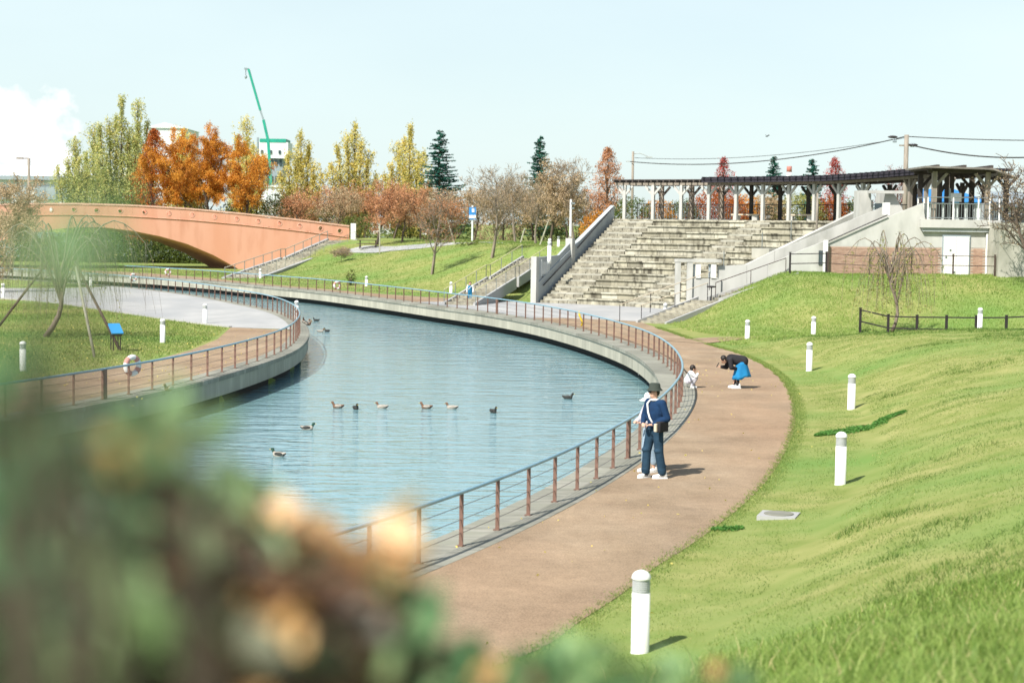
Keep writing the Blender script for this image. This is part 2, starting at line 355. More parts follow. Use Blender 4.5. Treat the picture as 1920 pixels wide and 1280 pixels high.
# ================================================================== shoreline curves (surveyed, metres)
def catmull(P, step=.5):
    P = [np.array(p, float) for p in P]; P = [2 * P[0] - P[1]] + P + [2 * P[-1] - P[-2]]; out = []
    for i in range(1, len(P) - 2):
        a, b, c, d = P[i - 1:i + 3]; n = max(2, int(np.linalg.norm(c - b) / .25))
        for k in range(n):
            t = k / n; out.append(.5 * ((2 * b) + (-a + c) * t + (2 * a - 5 * b + 4 * c - d) * t * t + (-a + 3 * b - 3 * c + d) * t ** 3))
    out.append(P[-2]); Q = np.array(out); return resample(Q, step)
def resample(Q, step):
    L = np.r_[0, np.cumsum(np.hypot(*np.diff(Q, axis=0).T))]; n = max(1, int(round(L[-1] / step))); s = np.linspace(0, L[-1], n + 1)
    return np.stack([np.interp(s, L, Q[:, 0]), np.interp(s, L, Q[:, 1])], 1)
def smooth(Q, k=3, it=2):
    for _ in range(it):
        P = Q.copy(); P[1:-1] = (Q[:-2] + 2 * Q[1:-1] + Q[2:]) / 4; Q = P
    return Q
def normals(Q):
    d = np.gradient(Q, axis=0); d /= np.hypot(*d.T)[:, None]; return np.stack([d[:, 1], -d[:, 0]], 1)   # right-hand side
def offset(Q, o): return Q + normals(Q) * o
RR = [(-14, 9.5), (-9.8, 12), (-6.9, 14.5), (-4.8, 17.2), (-3.2, 19.9), (-2.0, 22.3), (-.95, 24.9), (.1, 27.7), (1.0, 30.5), (1.8, 33.3), (2.6, 36.4), (3.4, 40), (4.2, 44.5), (4.8, 49), (5.15, 54), (5.28, 59), (5.12, 65), (4.6, 70), (3.85, 75), (2.9, 80), (1.7, 85.2), (0, 90.8), (-1.9, 95.8), (-3.6, 99.5), (-6.2, 105.8), (-9.4, 113), (-13.2, 121), (-16.6, 126.6), (-20, 132), (-24, 138.6), (-28.8, 145), (-36, 153), (-46, 163), (-60, 177), (-84, 200)]
LR = [(-36, 14), (-26, 22), (-19.5, 29), (-15, 35.5), (-12.6, 40), (-11.3, 43.8), (-10.5, 46.8), (-9.75, 50), (-9.15, 54), (-8.7, 58), (-8.42, 62), (-8.38, 66), (-8.6, 70), (-9.05, 75), (-9.8, 80.2), (-10.8, 85.4), (-12.2, 91), (-14.1, 96.6), (-16.4, 102.2), (-19, 108.6), (-22.3, 115), (-25.4, 120.4), (-28.5, 125), (-35, 133), (-45, 143), (-60, 158), (-84, 182)]
RRc = smooth(catmull(RR, .5), it=30); LRc = smooth(catmull(LR, .5), it=30)
LEDGE_R = offset(RRc, -.62); LEDGE_L = offset(LRc, .42)
KERB_R = offset(RRc, .38); KERB_L = offset(LRc, -.38)
EDGE = catmull([(-16, 4), (-11, 8), (-6.2, 12.4), (-2.6, 16), (0, 18.8), (.9, 20.9), (1.6, 22.8), (2.0, 24.1), (2.8, 26.2), (3.3, 27.7), (4.1, 30.2), (5.1, 33.9), (6.15, 38.6), (7.05, 43.4), (7.85, 48.8), (8.5, 55.1), (8.7, 61), (8.5, 66.5), (8.0, 70), (7.6, 73.5), (7.0, 79.7), (6.6, 84), (6.3, 87.1)], .5)
FAR = catmull([(1.5, 107), (-3.7, 111.1), (-9.5, 118.2), (-13.9, 125.2), (-18.8, 133), (-23, 141), (-27.5, 149), (-33, 156.5), (-43, 167), (-57, 181), (-84, 207)], 1)
AMC = np.array([-7.3, 89.0]); AR0, AR1 = 20.0, 31.5; ATH = (math.radians(26), math.radians(60)); ZTOP = 5.13
def pol(th, r): return (AMC[0] + r * math.sin(th), AMC[1] + r * math.cos(th))

# ------------------------------------------------------------------ terrain height
def sd_poly(X, Y, C):
    """distance to a polyline and the side (positive = right of its direction)"""
    best = np.full(X.shape, 1e9); side = np.zeros(X.shape)
    for i in range(len(C) - 1):
        a, b = C[i], C[i + 1]; d = b - a; l2 = (d ** 2).sum()
        t = np.clip(((X - a[0]) * d[0] + (Y - a[1]) * d[1]) / l2, 0, 1)
        dx = X - a[0] - t * d[0]; dy = Y - a[1] - t * d[1]; D = dx * dx + dy * dy
        m = D < best; best = np.where(m, D, best); side = np.where(m, d[1] * (X - a[0]) - d[0] * (Y - a[1]), side)
    return np.sqrt(best) * np.where(side >= 0, 1, -1)
def sm(t): t = np.clip(t, 0, 1); return t * t * (3 - 2 * t)
def snoise(X, Y):
    return (np.sin(X * .9 + 1.3 * np.sin(Y * .37)) * np.cos(Y * .53 + X * .21) + .5 * np.sin(X * 2.3 + Y * 1.1) * np.cos(Y * 1.7 - X * .8)) * .06
_a, _b = at(452, 523, 0), sp(640, 449, 172)
STL = (_a[0], _a[1], (_b[0] - _a[0]) / (_b[1] - _a[1]))
def height(X, Y):
    dE = sd_poly(X, Y, EDGE[::2])
    ridge = np.interp(Y, [-12, 0, 6, 12, 20, 30, 40, 50, 60, 66, 72, 76], [3.75, 3.72, 3.55, 3.15, 2.75, 2.35, 2.0, 1.75, 1.42, .98, .22, 0.0])
    d = np.clip(dE - .45, 0, None)
    h1 = np.where((d > 0) & (Y < 76), ridge * (1 - np.exp(-np.clip(.08 * d + .36 * np.clip(d - 1.3, 0, None), 0, None) / np.maximum(ridge, .3) * 1.15)), 0)
    # building knoll
    top = 2.45
    u = sm((X - 6.6 - .10 * (88 - Y)) / 8.2); v = sm((Y - np.interp(X, [8, 15, 20], [73.5, 75.5, 77.5])) / np.interp(X, [8, 20], [14, 11]))
    h2 = top * u * v * (X > 5)
    h2 = h2 * np.where((X < 15.8) & (Y > 85.9 + (X - 7.2) * .42 + 1.35), 0, 1)
    h2 = np.where(Y > 100, top + (3.1 - top) * sm((Y - 100) / 25), h2) * (X > 5)
    h = np.maximum(h1, h2) * ((Y < 104) | (X > 20)) * (dE > 0)
    h = h + np.where(h > .15, snoise(X, Y), 0)
    # far lawn beyond the canal
    dF = sd_poly(X, Y, FAR)
    far = ((X < 1.8) & (Y > 104)) | ((X < 6) & (Y > 121)) | (Y > 125)
    W = np.interp(X, [-60, -34, -27, -10, 1.5, 8], [110, 80, 30, 24, 17, 12])
    hf = 3.15 * sm(dF / W) * (dF > 0) + np.where(dF > 1, snoise(X * .5, Y * .5), 0)
    ra = np.hypot(X - AMC[0], Y - AMC[1])
    inam = (ra < 37) & (X > 1.6) & (Y > 99)
    h = np.where((Y > 104) & far & (dF > -3) & ~((X > 1.8) & (Y < 121)), hf, h)
    h = np.where(far & (Y > 121) & (X > 1.5), np.maximum(h, 3.15 * sm((Y - 119) / 6)), h)
    h = np.where(inam & (np.arctan2(X - AMC[0], Y - AMC[1]) > ATH[0] + .02) & (np.arctan2(X - AMC[0], Y - AMC[1]) < 1.5) & (Y > 96), -.3, h)
    h = np.where((Y > 138) & (X < -8) & (X < STL[0] + (Y - STL[1]) * STL[2] - 1.6), np.minimum(h, .06), h)
    # left bank: flat, rising gently beyond the plaza
    dL = -sd_poly(X, Y, LRc[::4])
    lb = dL > .3
    hl = 2.6 * sm((Y - X * -.0 - 128) / 45) * sm((dL - 4) / 18) + .35 * sm((dL - 6) / 12) * sm((62 - Y) / 16) + np.where((dL > 7) & (Y < 60), .5 * snoise(X, Y) * sm((dL - 7) / 3), 0)
    h = np.where(lb & (X < -8), hl, h)
    return h
def hz(x, y):
    return float(height(np.array([float(x)]), np.array([float(y)]))[0])
def onground(px, py, y0=8, y1=130):
    Y = np.linspace(y0, y1, 2500); P = np.array([sp(px, py, y) for y in Y]); H = height(P[:, 0], P[:, 1]); i = int(np.argmax(P[:, 2] <= H + 1e-3)); return (float(P[i, 0]), float(P[i, 1]), float(H[i]))
def terrain():
    xs = np.arange(-92, 62.01, .6); ys = np.r_[np.arange(-12, 100, .6), np.arange(100, 212, 1.0)]
    X, Y = np.meshgrid(xs, ys); H = height(X, Y)
    dR = sd_poly(X, Y, RRc[::4]); dL = sd_poly(X, Y, LRc[::4])
    canal = (dR < .1) & (dL > -.1)          # between the two rails
    H = np.where(canal, -3, H - .003)
    nx, ny = len(xs), len(ys); V = np.stack([X.ravel(), Y.ravel(), H.ravel()], 1)
    i = np.arange(ny - 1)[:, None] * nx + np.arange(nx - 1)[None, :]; i = i.ravel()
    me = npmesh('lawn', V, np.stack([i, i + 1, i + 1 + nx, i + nx], 1)); o = link('lawn', me, None, M['lawn'], True); o['kind'] = 'structure'
    far = MB()
    Z = 3.1
    for a, b, c, d in ((-4000, 210, 4000, 6000), (-4000, 100, -91, 210), (61, -300, 4000, 210), (-4000, -300, -91, 100), (-91, -300, 61, -11)):
        z = {(-4000, 210): 3.08, (-4000, 100): .5, (61, -300): 2.2, (-4000, -300): 0.3, (-91, -300): 3.0}[(a, b)]
        far.add([(a, b, z), (c, b, z), (c, d, z), (a, d, z)], [(0, 1, 2, 3)])
    o = far.build('far_ground', M['lawn']); o['kind'] = 'structure'
terrain()
# ------------------------------------------------------------------ water
def water():
    m = bpy.data.materials.new('canal_water'); m.use_nodes = True; nt = m.node_tree; N = nt.nodes; L = nt.links
    b = N['Principled BSDF']; b.inputs['Base Color'].default_value = (.18, .33, .36, 1); b.inputs['Roughness'].default_value = .06
    b.inputs['IOR'].default_value = 1.62; b.inputs['Specular IOR Level'].default_value = .5
    tc = N.new('ShaderNodeTexCoord')
    def nz(scale, st, det, rot=0):
        mp = N.new('ShaderNodeMapping'); mp.inputs['Scale'].default_value = st; mp.inputs['Rotation'].default_value = (0, 0, rot)
        L.new(tc.outputs['Object'], mp.inputs[0]); n = N.new('ShaderNodeTexNoise'); n.inputs['Scale'].default_value = scale; n.inputs['Detail'].default_value = det
        n.inputs['Roughness'].default_value = .55; n.inputs['Distortion'].default_value = .6
        L.new(mp.outputs[0], n.inputs['Vector']); return n.outputs[0]
    a = nz(1.5, (.32, 1, 1), 3, .12); c = nz(4.2, (.38, 1, 1), 3, -.1); d = nz(.22, (1, 1, 1), 2)
    def bump(h, st, dist, prev=None):
        q = N.new('ShaderNodeBump'); q.inputs['Strength'].default_value = st; q.inputs['Distance'].default_value = dist; L.new(h, q.inputs['Height'])
        if prev: L.new(prev, q.inputs['Normal'])
        return q.outputs[0]
    n = bump(a, 1, WAVE[0]); n = bump(c, 1, WAVE[1], n)
    L.new(n, b.inputs['Normal'])
    w = sheet([(-130, 0), (20, 0), (20, 104), (-130, 260)], -.92, 'water', m)
WAVE = (.085, .022)
water()
# ------------------------------------------------------------------ paths
def clip(C, y0, y1): return [tuple(p) for p in C if y0 <= p[1] <= y1]
def paths():
    e = [tuple(p) for p in EDGE]; k = clip(KERB_R, 10, 88.5)
    sheet(e + [(5.1, 88.3), (2.7, 89.6), (1.0, 89.3)] + k[::-1], .006, 'footpath', M['path'])
    k2 = clip(KERB_R, 104, 215); f = clip(FAR, 104, 230)
    sheet([tuple(p) for p in k2] + [(-80, 212)] + f[::-1], .006, 'far_footpath', M['path'])
    k3 = [p for p in KERB_R if 88.4 <= p[1] <= 106]
    arc = [pol(ATH[0] + (ATH[1] - ATH[0]) * i / 20, AR0 + .3) for i in range(21)]
    sheet([(5.1, 88.3), (6.3, 87.1), (9.5, 89.0), (14, 93), (13.0, 98.0)] + arc[::-1] + [(1.5, 107), (-1.2, 108.6)] + [tuple(p) for p in k3[::-1]] + [(1.0, 89.3), (2.7, 89.6)], .010, 'amphitheatre_plaza', M['plaza'])
    br = [(7.5, 71.5), (9.0, 73.4), (12, 74.3), (17, 74.2), (24, 72), (34, 68), (34, 70.5), (24, 75), (17, 77), (11.5, 77.2), (7.1, 80)]
    P = []; 
    # branch path: a strip that follows the ground
    A = catmull([(7.0, 72), (9.3, 74.2), (13, 75.1), (18, 74.6), (25, 72.4), (34, 68.5)], 1); n = normals(A); mb = MB(); vs = []
    for p, q in zip(A, n):
        for o in (-1.1, 0, 1.1):
            x, y = p + q * o; vs.append((x, y, hz(x, y) + .02))
    mb.add(vs, [(3 * i + j, 3 * i + j + 3, 3 * i + j + 4, 3 * i + j + 1) for i in range(len(A) - 1) for j in (0, 1)])
    o = mb.build('branch_path', M['path']); o['kind'] = 'structure'
    # left bank
    kl = clip(KERB_L, 22, 77)
    sheet([tuple(p) for p in kl] + [(-12.5, 78), (-11.75, 70), (-11.7, 64), (-12.2, 58), (-13.1, 54), (-15, 48.5), (-19, 41), (-26, 33)], .006, 'left_footpath', M['path'])
    kp = [p for p in KERB_L if 76.9 <= p[1] <= 124]
    low = catmull([(-46, 116), (-30, 103), (-26, 99), (-21, 91), (-16.9, 84.4), (-14, 80), (-12.5, 78)], 1)
    sheet([tuple(p) for p in low] + [tuple(p) for p in kp] + [(-30.5, 120.5), (-36, 117.5), (-48, 122)], .008, 'left_plaza', M['plaza'])
    # pale kerb between left plaza and lawn
    t = empty('plaza_kerb', (0, 0, 0), 0, 'thin pale stone kerb curving between the grey plaza and the left lawn', 'kerb')
    K = resample(low, 1.6); nn = normals(K)
    for i in range(len(K) - 1):
        a, b = K[i], K[i + 1]; MB().bar((*a, .03), (*(b + (a - b) * .012), .03), .18, .07).build('kerb_stone', M['plaza'], t)
    # upper crest footpath on the far lawn
    C = catmull([sp(655, 447, 160)[:2], sp(760, 451, 152)[:2], sp(860, 452, 148)[:2], sp(960, 446, 150)[:2]], 2); n = normals(C); mb = MB(); vs = []
    for p, q in zip(C, n):
        for o in (-1.6, 0, 1.6): x, y = p + q * o; vs.append((x, y, hz(x, y) + .03))
    mb.add(vs, [(3 * i + j, 3 * i + j + 1, 3 * i + j + 4, 3 * i + j + 3) for i in range(len(C) - 1) for j in (0, 1)])
    o = mb.build('crest_path', M['plaza']); o['kind'] = 'structure'
paths()
# ------------------------------------------------------------------ quay walls: coping slabs, edging slabs, wall panels
def quay(rail, ledge, kerb, side, label, y0, y1, step=1.35):
    t = empty('quay_wall', (0, 0, 0), 0, label, 'quay wall')
    sel = [i for i in range(len(rail)) if y0 <= rail[i][1] <= y1]
    i0, i1 = sel[0], sel[-1] + 1
    R_, Lg, Kb = rail[i0:i1], ledge[i0:i1], kerb[i0:i1]
    n = len(R_); k = max(1, int(round(step / .5)))
    def strip(A, B, i, j, z0, z1, gap=.012):
        pa = [A[q] for q in range(i, j + 1)]; pb = [B[q] for q in range(i, j + 1)]
        def shr(p):
            p = [np.array(v) for v in p]; d0 = p[1] - p[0]; d1 = p[-2] - p[-1]
            p[0] = p[0] + d0 / np.hypot(*d0) * gap; p[-1] = p[-1] + d1 / np.hypot(*d1) * gap; return p
        pa, pb = shr(pa), shr(pb); m = len(pa)
        vs = [(*p, z) for z in (z0, z1) for p in pa + pb]; fs = []
        N2 = 2 * m
        for q in range(m - 1):
            fs += [(N2 + q, N2 + q + 1, N2 + m + q + 1, N2 + m + q), (q, m + q, m + q + 1, q + 1), (q, q + 1, N2 + q + 1, N2 + q), (m + q, N2 + m + q, N2 + m + q + 1, m + q + 1)]
        fs += [(0, N2, N2 + m, m), (m - 1, m + m - 1, N2 + m + m - 1, N2 + m - 1)]
        if side < 0: pass
        mb = MB(); mb.add(vs, fs); return mb
    inner = [a + (b - a) * .0 for a, b in zip(R_, Lg)]
    for i in range(0, n - 1, k):
        j = min(i + k, n - 1); dz = random.uniform(-.006, .006)
        strip(R_, Lg, i, j, -.13, dz - .002).build('coping_slab', M['coping'], t)
        strip(Kb, R_, i, j, -.13, .012 + dz * .5).build('edging_slab', M['coping'], t)
    face = [l + (r - l) / np.hypot(*(r - l)) * .05 for l, r in zip(Lg, R_)]; back = [l + (r - l) / np.hypot(*(r - l)) * .35 for l, r in zip(Lg, R_)]
    k2 = k * 2
    for i in range(0, n - 1, k2):
        j = min(i + k2, n - 1); strip(back, face, i, j, -.60, -.132, .01).build('wall_panel', M['quay'], t)
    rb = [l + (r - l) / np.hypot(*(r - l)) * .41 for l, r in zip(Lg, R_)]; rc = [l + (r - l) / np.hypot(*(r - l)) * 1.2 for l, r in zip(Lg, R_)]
    strip(rc, rb, 0, n - 1, -2.5, -.14).build('shade_black_footing', M['rubber_and_shade'], t)  # footing coloured black to paint in the shadow of the recess
quay(RRc, LEDGE_R, KERB_R, 1, 'long pale concrete quay wall of the right and far canal bank, curving round to the bridge', 12, 196)
quay(LRc, LEDGE_L, KERB_L, -1, 'shaded concrete quay wall of the left bank, curving round the plaza tip', 20, 178)
# ------------------------------------------------------------------ railings
def post_mesh():
    mb = MB(); mb.box((0, 0, .385), (.016, .062, .77))
    mb.box((0, 0, .008), (.09, .11, .016)); return mb.mesh('post')
PME = post_mesh(); PME.materials.append(M['post'])
def railing(curve, y0, y1, label, step=1.5, phase=0, double=None):
    Q = np.array([p for p in curve if y0 <= p[1] <= y1]); Q = resample(Q, .5)
    t = empty('railing', (0, 0, 0), 0, label, 'railing')
    mb = MB(); mb.tube([(*p, .80) for p in Q], .032, 8); mb.build('handrail', M['bluerail'], t, True)
    for z in (.20, .40, .60):
        MB().tube([(*p, z) for p in resample(Q, 1.0)], .0055, 4).build('rail_wire', M['wire'], t)
    P = resample(Q, step); d = np.gradient(P, axis=0)
    for p, v in zip(P, d):
        o = link('rail_post', PME, t); o.location = (*p, 0.008); o.rotation_euler = (0, 0, math.atan2(v[1], v[0]))
    if double:
        for dd in double:
            i = np.argmin(np.hypot(P[:, 0] - dd[0], P[:, 1] - dd[1])); a = math.atan2(d[i][1], d[i][0])
            MB().box((0, 0, .39), (.17, .06, .78)).build('anchor_post', M['post'], t, loc=(P[i][0] + math.cos(a) * .12, P[i][1] + math.sin(a) * .12, .004)).rotation_euler = (0, 0, a)
    return t, P
railR, PR_ = railing(RRc, 13, 150, 'long curving railing of the right and far bank, blue handrail on brown posts', 1.5, double=[at(1188, 862), at(900, 590)])
railL, PL_ = railing(LRc, 21, 150, 'curving railing of the left bank, blue handrail on brown posts round the grey plaza', 1.5, double=[at(216, 746)])
# ================================================================== amphitheatre
def polar_block(th0, th1, r0, r1, z0, z1, nose=0.0, gap=.008):
    """block of a curved tier; its front (inner radius) may carry a nosing"""
    g0 = gap / r0; a, b = th0 + g0, th1 - g0; mb = MB()
    prof = [(r0 + nose, z0), (r0 + nose, z1 - .07), (r0, z1 - .07), (r0, z1), (r1, z1), (r1, z0)] if nose else [(r0, z0), (r0, z1), (r1, z1), (r1, z0)]
    n = len(prof); vs = []
    for th in (a, b):
        for r, z in prof: x, y = pol(th, r); vs.append((x, y, z))
    fs = [tuple(range(n)), tuple(reversed(range(n, 2 * n)))]
    for i in range(n): j = (i + 1) % n; fs.append((i, i + n, j + n, j))
    return mb.add(vs, fs)
NT = 14; TR = ZTOP / NT; TD = (AR1 - AR0) / NT
def amphitheatre():
    t = empty('amphitheatre', (0, 0, 0), 0, 'weathered concrete amphitheatre of fourteen curved seating tiers facing the canal', 'amphitheatre')
    a0, a1 = ATH[0] + .012, ATH[1] - .008
    for k in range(NT):
        r0 = AR0 + k * TD; r1 = r0 + TD + .03; z0 = k * TR - .25; z1 = (k + 1) * TR
        aisL = .105 * (26 / r0) ** .6; s0 = a0 + aisL
        m0 = math.radians(47.0) - .95 / r0; m1 = math.radians(47.0) + .95 / r0
        if k == 0: z0 = -.2
        tier = empty('tier', (0, 0, 0)); tier.parent = t
        for (x0, x1) in ((s0, m0), (m1, a1)):
            n = max(2, int(round((x1 - x0) * r0 / 1.15)))
            cuts = [x0] + sorted(x0 + (x1 - x0) * (i + random.uniform(-.12, .12)) / n for i in range(1, n)) + [x1]
            for c0, c1 in zip(cuts, cuts[1:]):
                if k == NT - 1: pass
                dz = random.uniform(-.012, .012); dr = random.uniform(-.02, .02)
                polar_block(c0, c1, r0 + dr, r1, z0, z1 + dz, .10).build('seat_block', M['tier'] if random.random() < .62 else M['tier2'], tier)
        # two small steps per tier in the aisles
        for (x0, x1) in ((a0, s0), (m0, m1)):
            for h in (0, 1):
                rr0 = r0 + h * TD / 2; zz = (k * 2 + h + 1) * TR / 2
                n = max(2, int((x1 - x0) * r0 / .55))
                for i in range(n):
                    c0 = x0 + (x1 - x0) * i / n; c1 = x0 + (x1 - x0) * (i + 1) / n
                    polar_block(c0, c1, rr0 + random.uniform(-.03, .03), rr0 + TD / 2 + .04, zz - .35, zz + random.uniform(-.015, .015), 0, .012).build('step_stone', M['rubble'], tier)
    # solid fill below, so nothing shows between the blocks
    for k in range(NT):
        mb = MB()
        for q in range(14):
            c0 = a0 + .01 + (a1 - a0 - .02) * q / 14; c1 = a0 + .01 + (a1 - a0 - .02) * (q + 1) / 14; g = polar_block(c0, c1, AR0 + k * TD + .22, AR0 + (k + 1) * TD + .3, -.3, (k + 1) * TR - .10, 0, 0); mb.add(g.v, g.f)
        mb.build('tier_core', M['conc'], t)
    # control box halfway up the right side
    polar_block(math.radians(55.2), math.radians(58.6), AR0 + 6.0, AR0 + 8.4, 7 * TR, 9.6 * TR).build('concrete_box', M['conc'], t)
    # aisle handrail posts on the right
    for th, r in ((53.5, 4.5), (54.8, 7), (55.5, 9.0), (56.2, 10.8)):
        x, y = pol(math.radians(th), AR0 + r); z = (int(r / TD) + 1) * TR
        MB().tube([(0, 0, 0), (0, 0, 1.15)], .03, 6).build('handrail_post', M['steel'], t, loc=(x, y, z))
amphitheatre()
def side_wall(th, rA, rB, zA, zB, thick, name, label, m, base=-.3, post=None, recess=True):
    """wall running radially up the side of the tiers with a sloping top"""
    t = empty(name, (0, 0, 0), 0, label, 'wall')
    u = np.array([math.sin(th), math.cos(th)]); n = np.array([u[1], -u[0]])
    A = AMC + u * rA; B = AMC + u * rB
    mb = MB(); pts = [(*A, base), (*B, base), (*B, zB), (*A, zA)]
    pts = [(p[0] - n[0] * thick / 2, p[1] - n[1] * thick / 2, p[2]) for p in pts]
    mb.vprism(pts, (n[0] * thick, n[1] * thick, 0)); mb.build('wall_body', m, t)
    return t, A, B, u, n
def left_wall():
    th = ATH[0] - .004
    t, A, B, u, n = side_wall(th, AR0 - .1, AR1 + .4, 1.15, ZTOP + .95, .3, 'stair_wall', 'tall pale grey wall sloping up the left side of the amphitheatre', M['cool_wall'], post=True)
    # lower front piece is level and high: a box with a white front pillar
    for k, (ra, rb, za, zb) in enumerate(((AR0, AR0 + 3.2, 2.75, 2.85), (AR0 + 3.2, AR0 + 4.9, 2.85, 3.6))):
        a = AMC + u * ra; b = AMC + u * rb
        pts = [(*a, .3), (*b, .3), (*b, zb), (*a, za)]; th_ = .16
        pts = [(p[0] - n[0] * th_ / 2, p[1] - n[1] * th_ / 2, p[2]) for p in pts]
        MB().vprism(pts, (n[0] * th_, n[1] * th_, 0)).build('wall_panel', M['cool_wall'], t)
    p = AMC + u * (AR0 - .15); MB().box((p[0], p[1], 1.25), (.36, .36, 3.1), -th).build('pillar', M['render_wall'], t)
    p = AMC + u * (AR0 + 5.1); MB().box((p[0], p[1], 2.55), (.46, .46, 2.7), -th).build('pillar', M['render_wall'], t)
    # sloping handrail fixed to the inner face
    a = AMC + u * (AR0 + .6) + n * .24; b = AMC + u * (AR0 + 4.7) + n * .24
    MB().tube([(*a, 1.05), (*b, 1.05 + 4.1 * .43)], .035, 6).build('handrail', M['blackcloth'], t)
    a = AMC + u * (AR0 + 5.7) + n * .24; b = AMC + u * (AR1 - .2) + n * .24
    MB().tube([(*a, 3.3), (*b, ZTOP + .75)], .035, 6).build('handrail', M['blackcloth'], t)
    # openings with white bars in the level front piece
    for i in range(6):
        q = AMC + u * (AR0 + .55 + i * .22) + n * .1
        MB().box((q[0], q[1], 2.1), (.07, .05, 1.0 if i < 1 else .75), -th).build('white_bar', M['white'], t)
    q = AMC + u * (AR0 + 1.5) + n * .095
    MB().box((q[0], q[1], 1.55), (.04, 1.6, .05), -th).build('ledge_bar', M['black'], t)
    # slender lamp post above the wall
    l = empty('lamp_post', (*(AMC + u * (AR0 + 5.1)), 4.05), 0, 'slim white lamp post rising from the grey wall left of the amphitheatre', 'lamp post')
    MB().tube([(0, 0, 0), (0, 0, 2.3)], .07, 8).build('pole', M['white'], l)
    MB().box((.12, 0, 2.05), (.28, .16, .12)).build('lamp_head', M['steel'], l)
    MB().box((.10, 0, 1.75), (.22, .12, .10)).build('lamp_head', M['steel'], l)
left_wall()
def right_wall():
    t, A, B, u, n = side_wall(ATH[1] + .006, AR0 - .2, AR1 + 1.2, 1.05, 6.15, .35, 'stair_wall', 'white rendered wall sloping up the right side of the amphitheatre', M['render_wall'])
    p = AMC + u * (AR1 + 1.1); MB().box((p[0], p[1], 5.7), (.5, .5, 1.5), -ATH[1]).build('end_pillar', M['render_wall'], t)
right_wall()

# ------------------------------------------------------------------ upper terrace with pergola
def terrace():
    poly = [pol(math.radians(a), AR1 + .03) for a in np.linspace(24.5, 92, 30)] + [pol(math.radians(a), 37.5) for a in np.linspace(92, 24.5, 30)]
    t = empty('upper_terrace', (0, 0, 0), 0, 'raised paved terrace along the top of the amphitheatre under the pergola', 'terrace')
    MB().prism(poly, -.5, ZTOP - .005).build('terrace_slab', M['conc'], t)
    for a in np.arange(25, 59, 3.4):      # pale kerb stones along the front edge
        polar_block(math.radians(a), math.radians(a + 3.4), AR1 - .02, AR1 + .45, ZTOP - .05, ZTOP + .05, 0, .01).build('edge_stone', M['tier2'], t)
terrace()
COLM = None
def column_parts(t, x, y, z, h, th, m, brace=True, bm=None, w=.20):
    MB().box((0, 0, h / 2), (w, w, h), -th).build('column', m, t, loc=(x, y, z))
    if brace:
        tx, ty = math.cos(th), -math.sin(th)
        for s in (-1, 1):
            mb = MB(); mb.bar((s * .08 * tx, s * .08 * ty, h - .60), (s * .58 * tx, s * .58 * ty, h - .06), .13, .13)
            mb.build('brace', bm or m, t, loc=(x, y, z))
def pergola():
    t = empty('pergola', (0, 0, 0), 0, 'long curved pergola with pale braced columns, open slats left and dark roof right', 'pergola')
    H = 2.30; angs = [27.2 + 3.72 * i for i in range(10)]
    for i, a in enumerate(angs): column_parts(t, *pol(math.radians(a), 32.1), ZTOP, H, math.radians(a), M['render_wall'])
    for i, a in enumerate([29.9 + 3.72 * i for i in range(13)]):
        column_parts(t, *pol(math.radians(a), 34.7), ZTOP, H, math.radians(a), M['wood'] if i < 3 else M['shadewood'], bm=M['shadewood'])
    for a in (68.6, 71.5, 76.0):
        column_parts(t, *pol(math.radians(a), 32.1), ZTOP, H + .2, math.radians(a), M['wood'])
    def zr(a): return ZTOP + H + max(0, (a - 56)) * .014
    def arcbeam(r, a0, a1, dz0, dz1, w, name, m, n=24):
        A = np.linspace(a0, a1, n); vs = []
        for a in A:
            z = zr(a)
            for rr, zz in ((r - w / 2, z + dz0), (r + w / 2, z + dz0), (r + w / 2, z + dz1), (r - w / 2, z + dz1)):
                vs.append((*pol(math.radians(a), rr), zz))
        fs = [(3, 2, 1, 0), tuple(4 * (n - 1) + i for i in range(4))]
        for i in range(n - 1):
            for j in range(4): k = (j + 1) % 4; fs.append((4 * i + j, 4 * i + k, 4 * i + 4 + k, 4 * i + 4 + j))
        MB().add(vs, fs).build(name, m, t)
    arcbeam(32.1, 26.0, 78, 0, .16, .12, 'beam', M['wood']); arcbeam(34.7, 26.0, 78, 0, .16, .12, 'beam', M['shadewood'])
    # open rafters on the left part
    for a in np.arange(26.2, 38.2, .82):
        th = math.radians(a); p = pol(th, 31.5); q = pol(th, 35.3)
        MB().bar((*p, zr(a) + .24), (*q, zr(a) + .24), .09, .15).build('rafter', M['shadewood'], t)
    for r in (31.9, 32.9, 33.9, 34.9): arcbeam(r, 26, 38.4, .32, .37, .06, 'batten', M['shadewood'])
    # solid dark roof on the right, with rafter ends and standing ribs
    arcbeam(33.5, 38.2, 76.5, .30, .43, 4.5, 'roof', M['darkroof'], 30)
    arcbeam(31.32, 38.2, 76.5, .14, .34, .06, 'fascia', M['darkroof'], 30)
    for a in np.arange(38.6, 76.4, .95):
        th = math.radians(a); p = pol(th, 31.05); q = pol(th, 31.9)
        MB().bar((*p, zr(a) + .46), (*q, zr(a) + .46), .10, .07).build('roof_rib', M['darkroof'], t)
    for a in np.arange(39.5, 76.4, 1.9):
        th = math.radians(a); MB().bar((*pol(th, 31.4), zr(a) + .22), (*pol(th, 35.4), zr(a) + .22), .08, .14).build('rafter', M['shadewood'], t)
    # climbing stems on the first rear columns
    mb = MB()
    for a in (29.9, 33.6, 37.3):
        x, y = pol(math.radians(a), 34.6)
        for k in range(5):
            pts = [(x + math.sin(z * 3 + k * 1.3) * .16, y + math.cos(z * 3 + k * 1.3) * .16, ZTOP + z) for z in np.linspace(0, 2.3, 9)]
            mb.tube(pts, .03, 4)
    o = mb.build('climbing_vine', M['bark'], None); tag(o, 'bare brown vine stems winding round the left rear pergola columns', 'vine')
pergola()
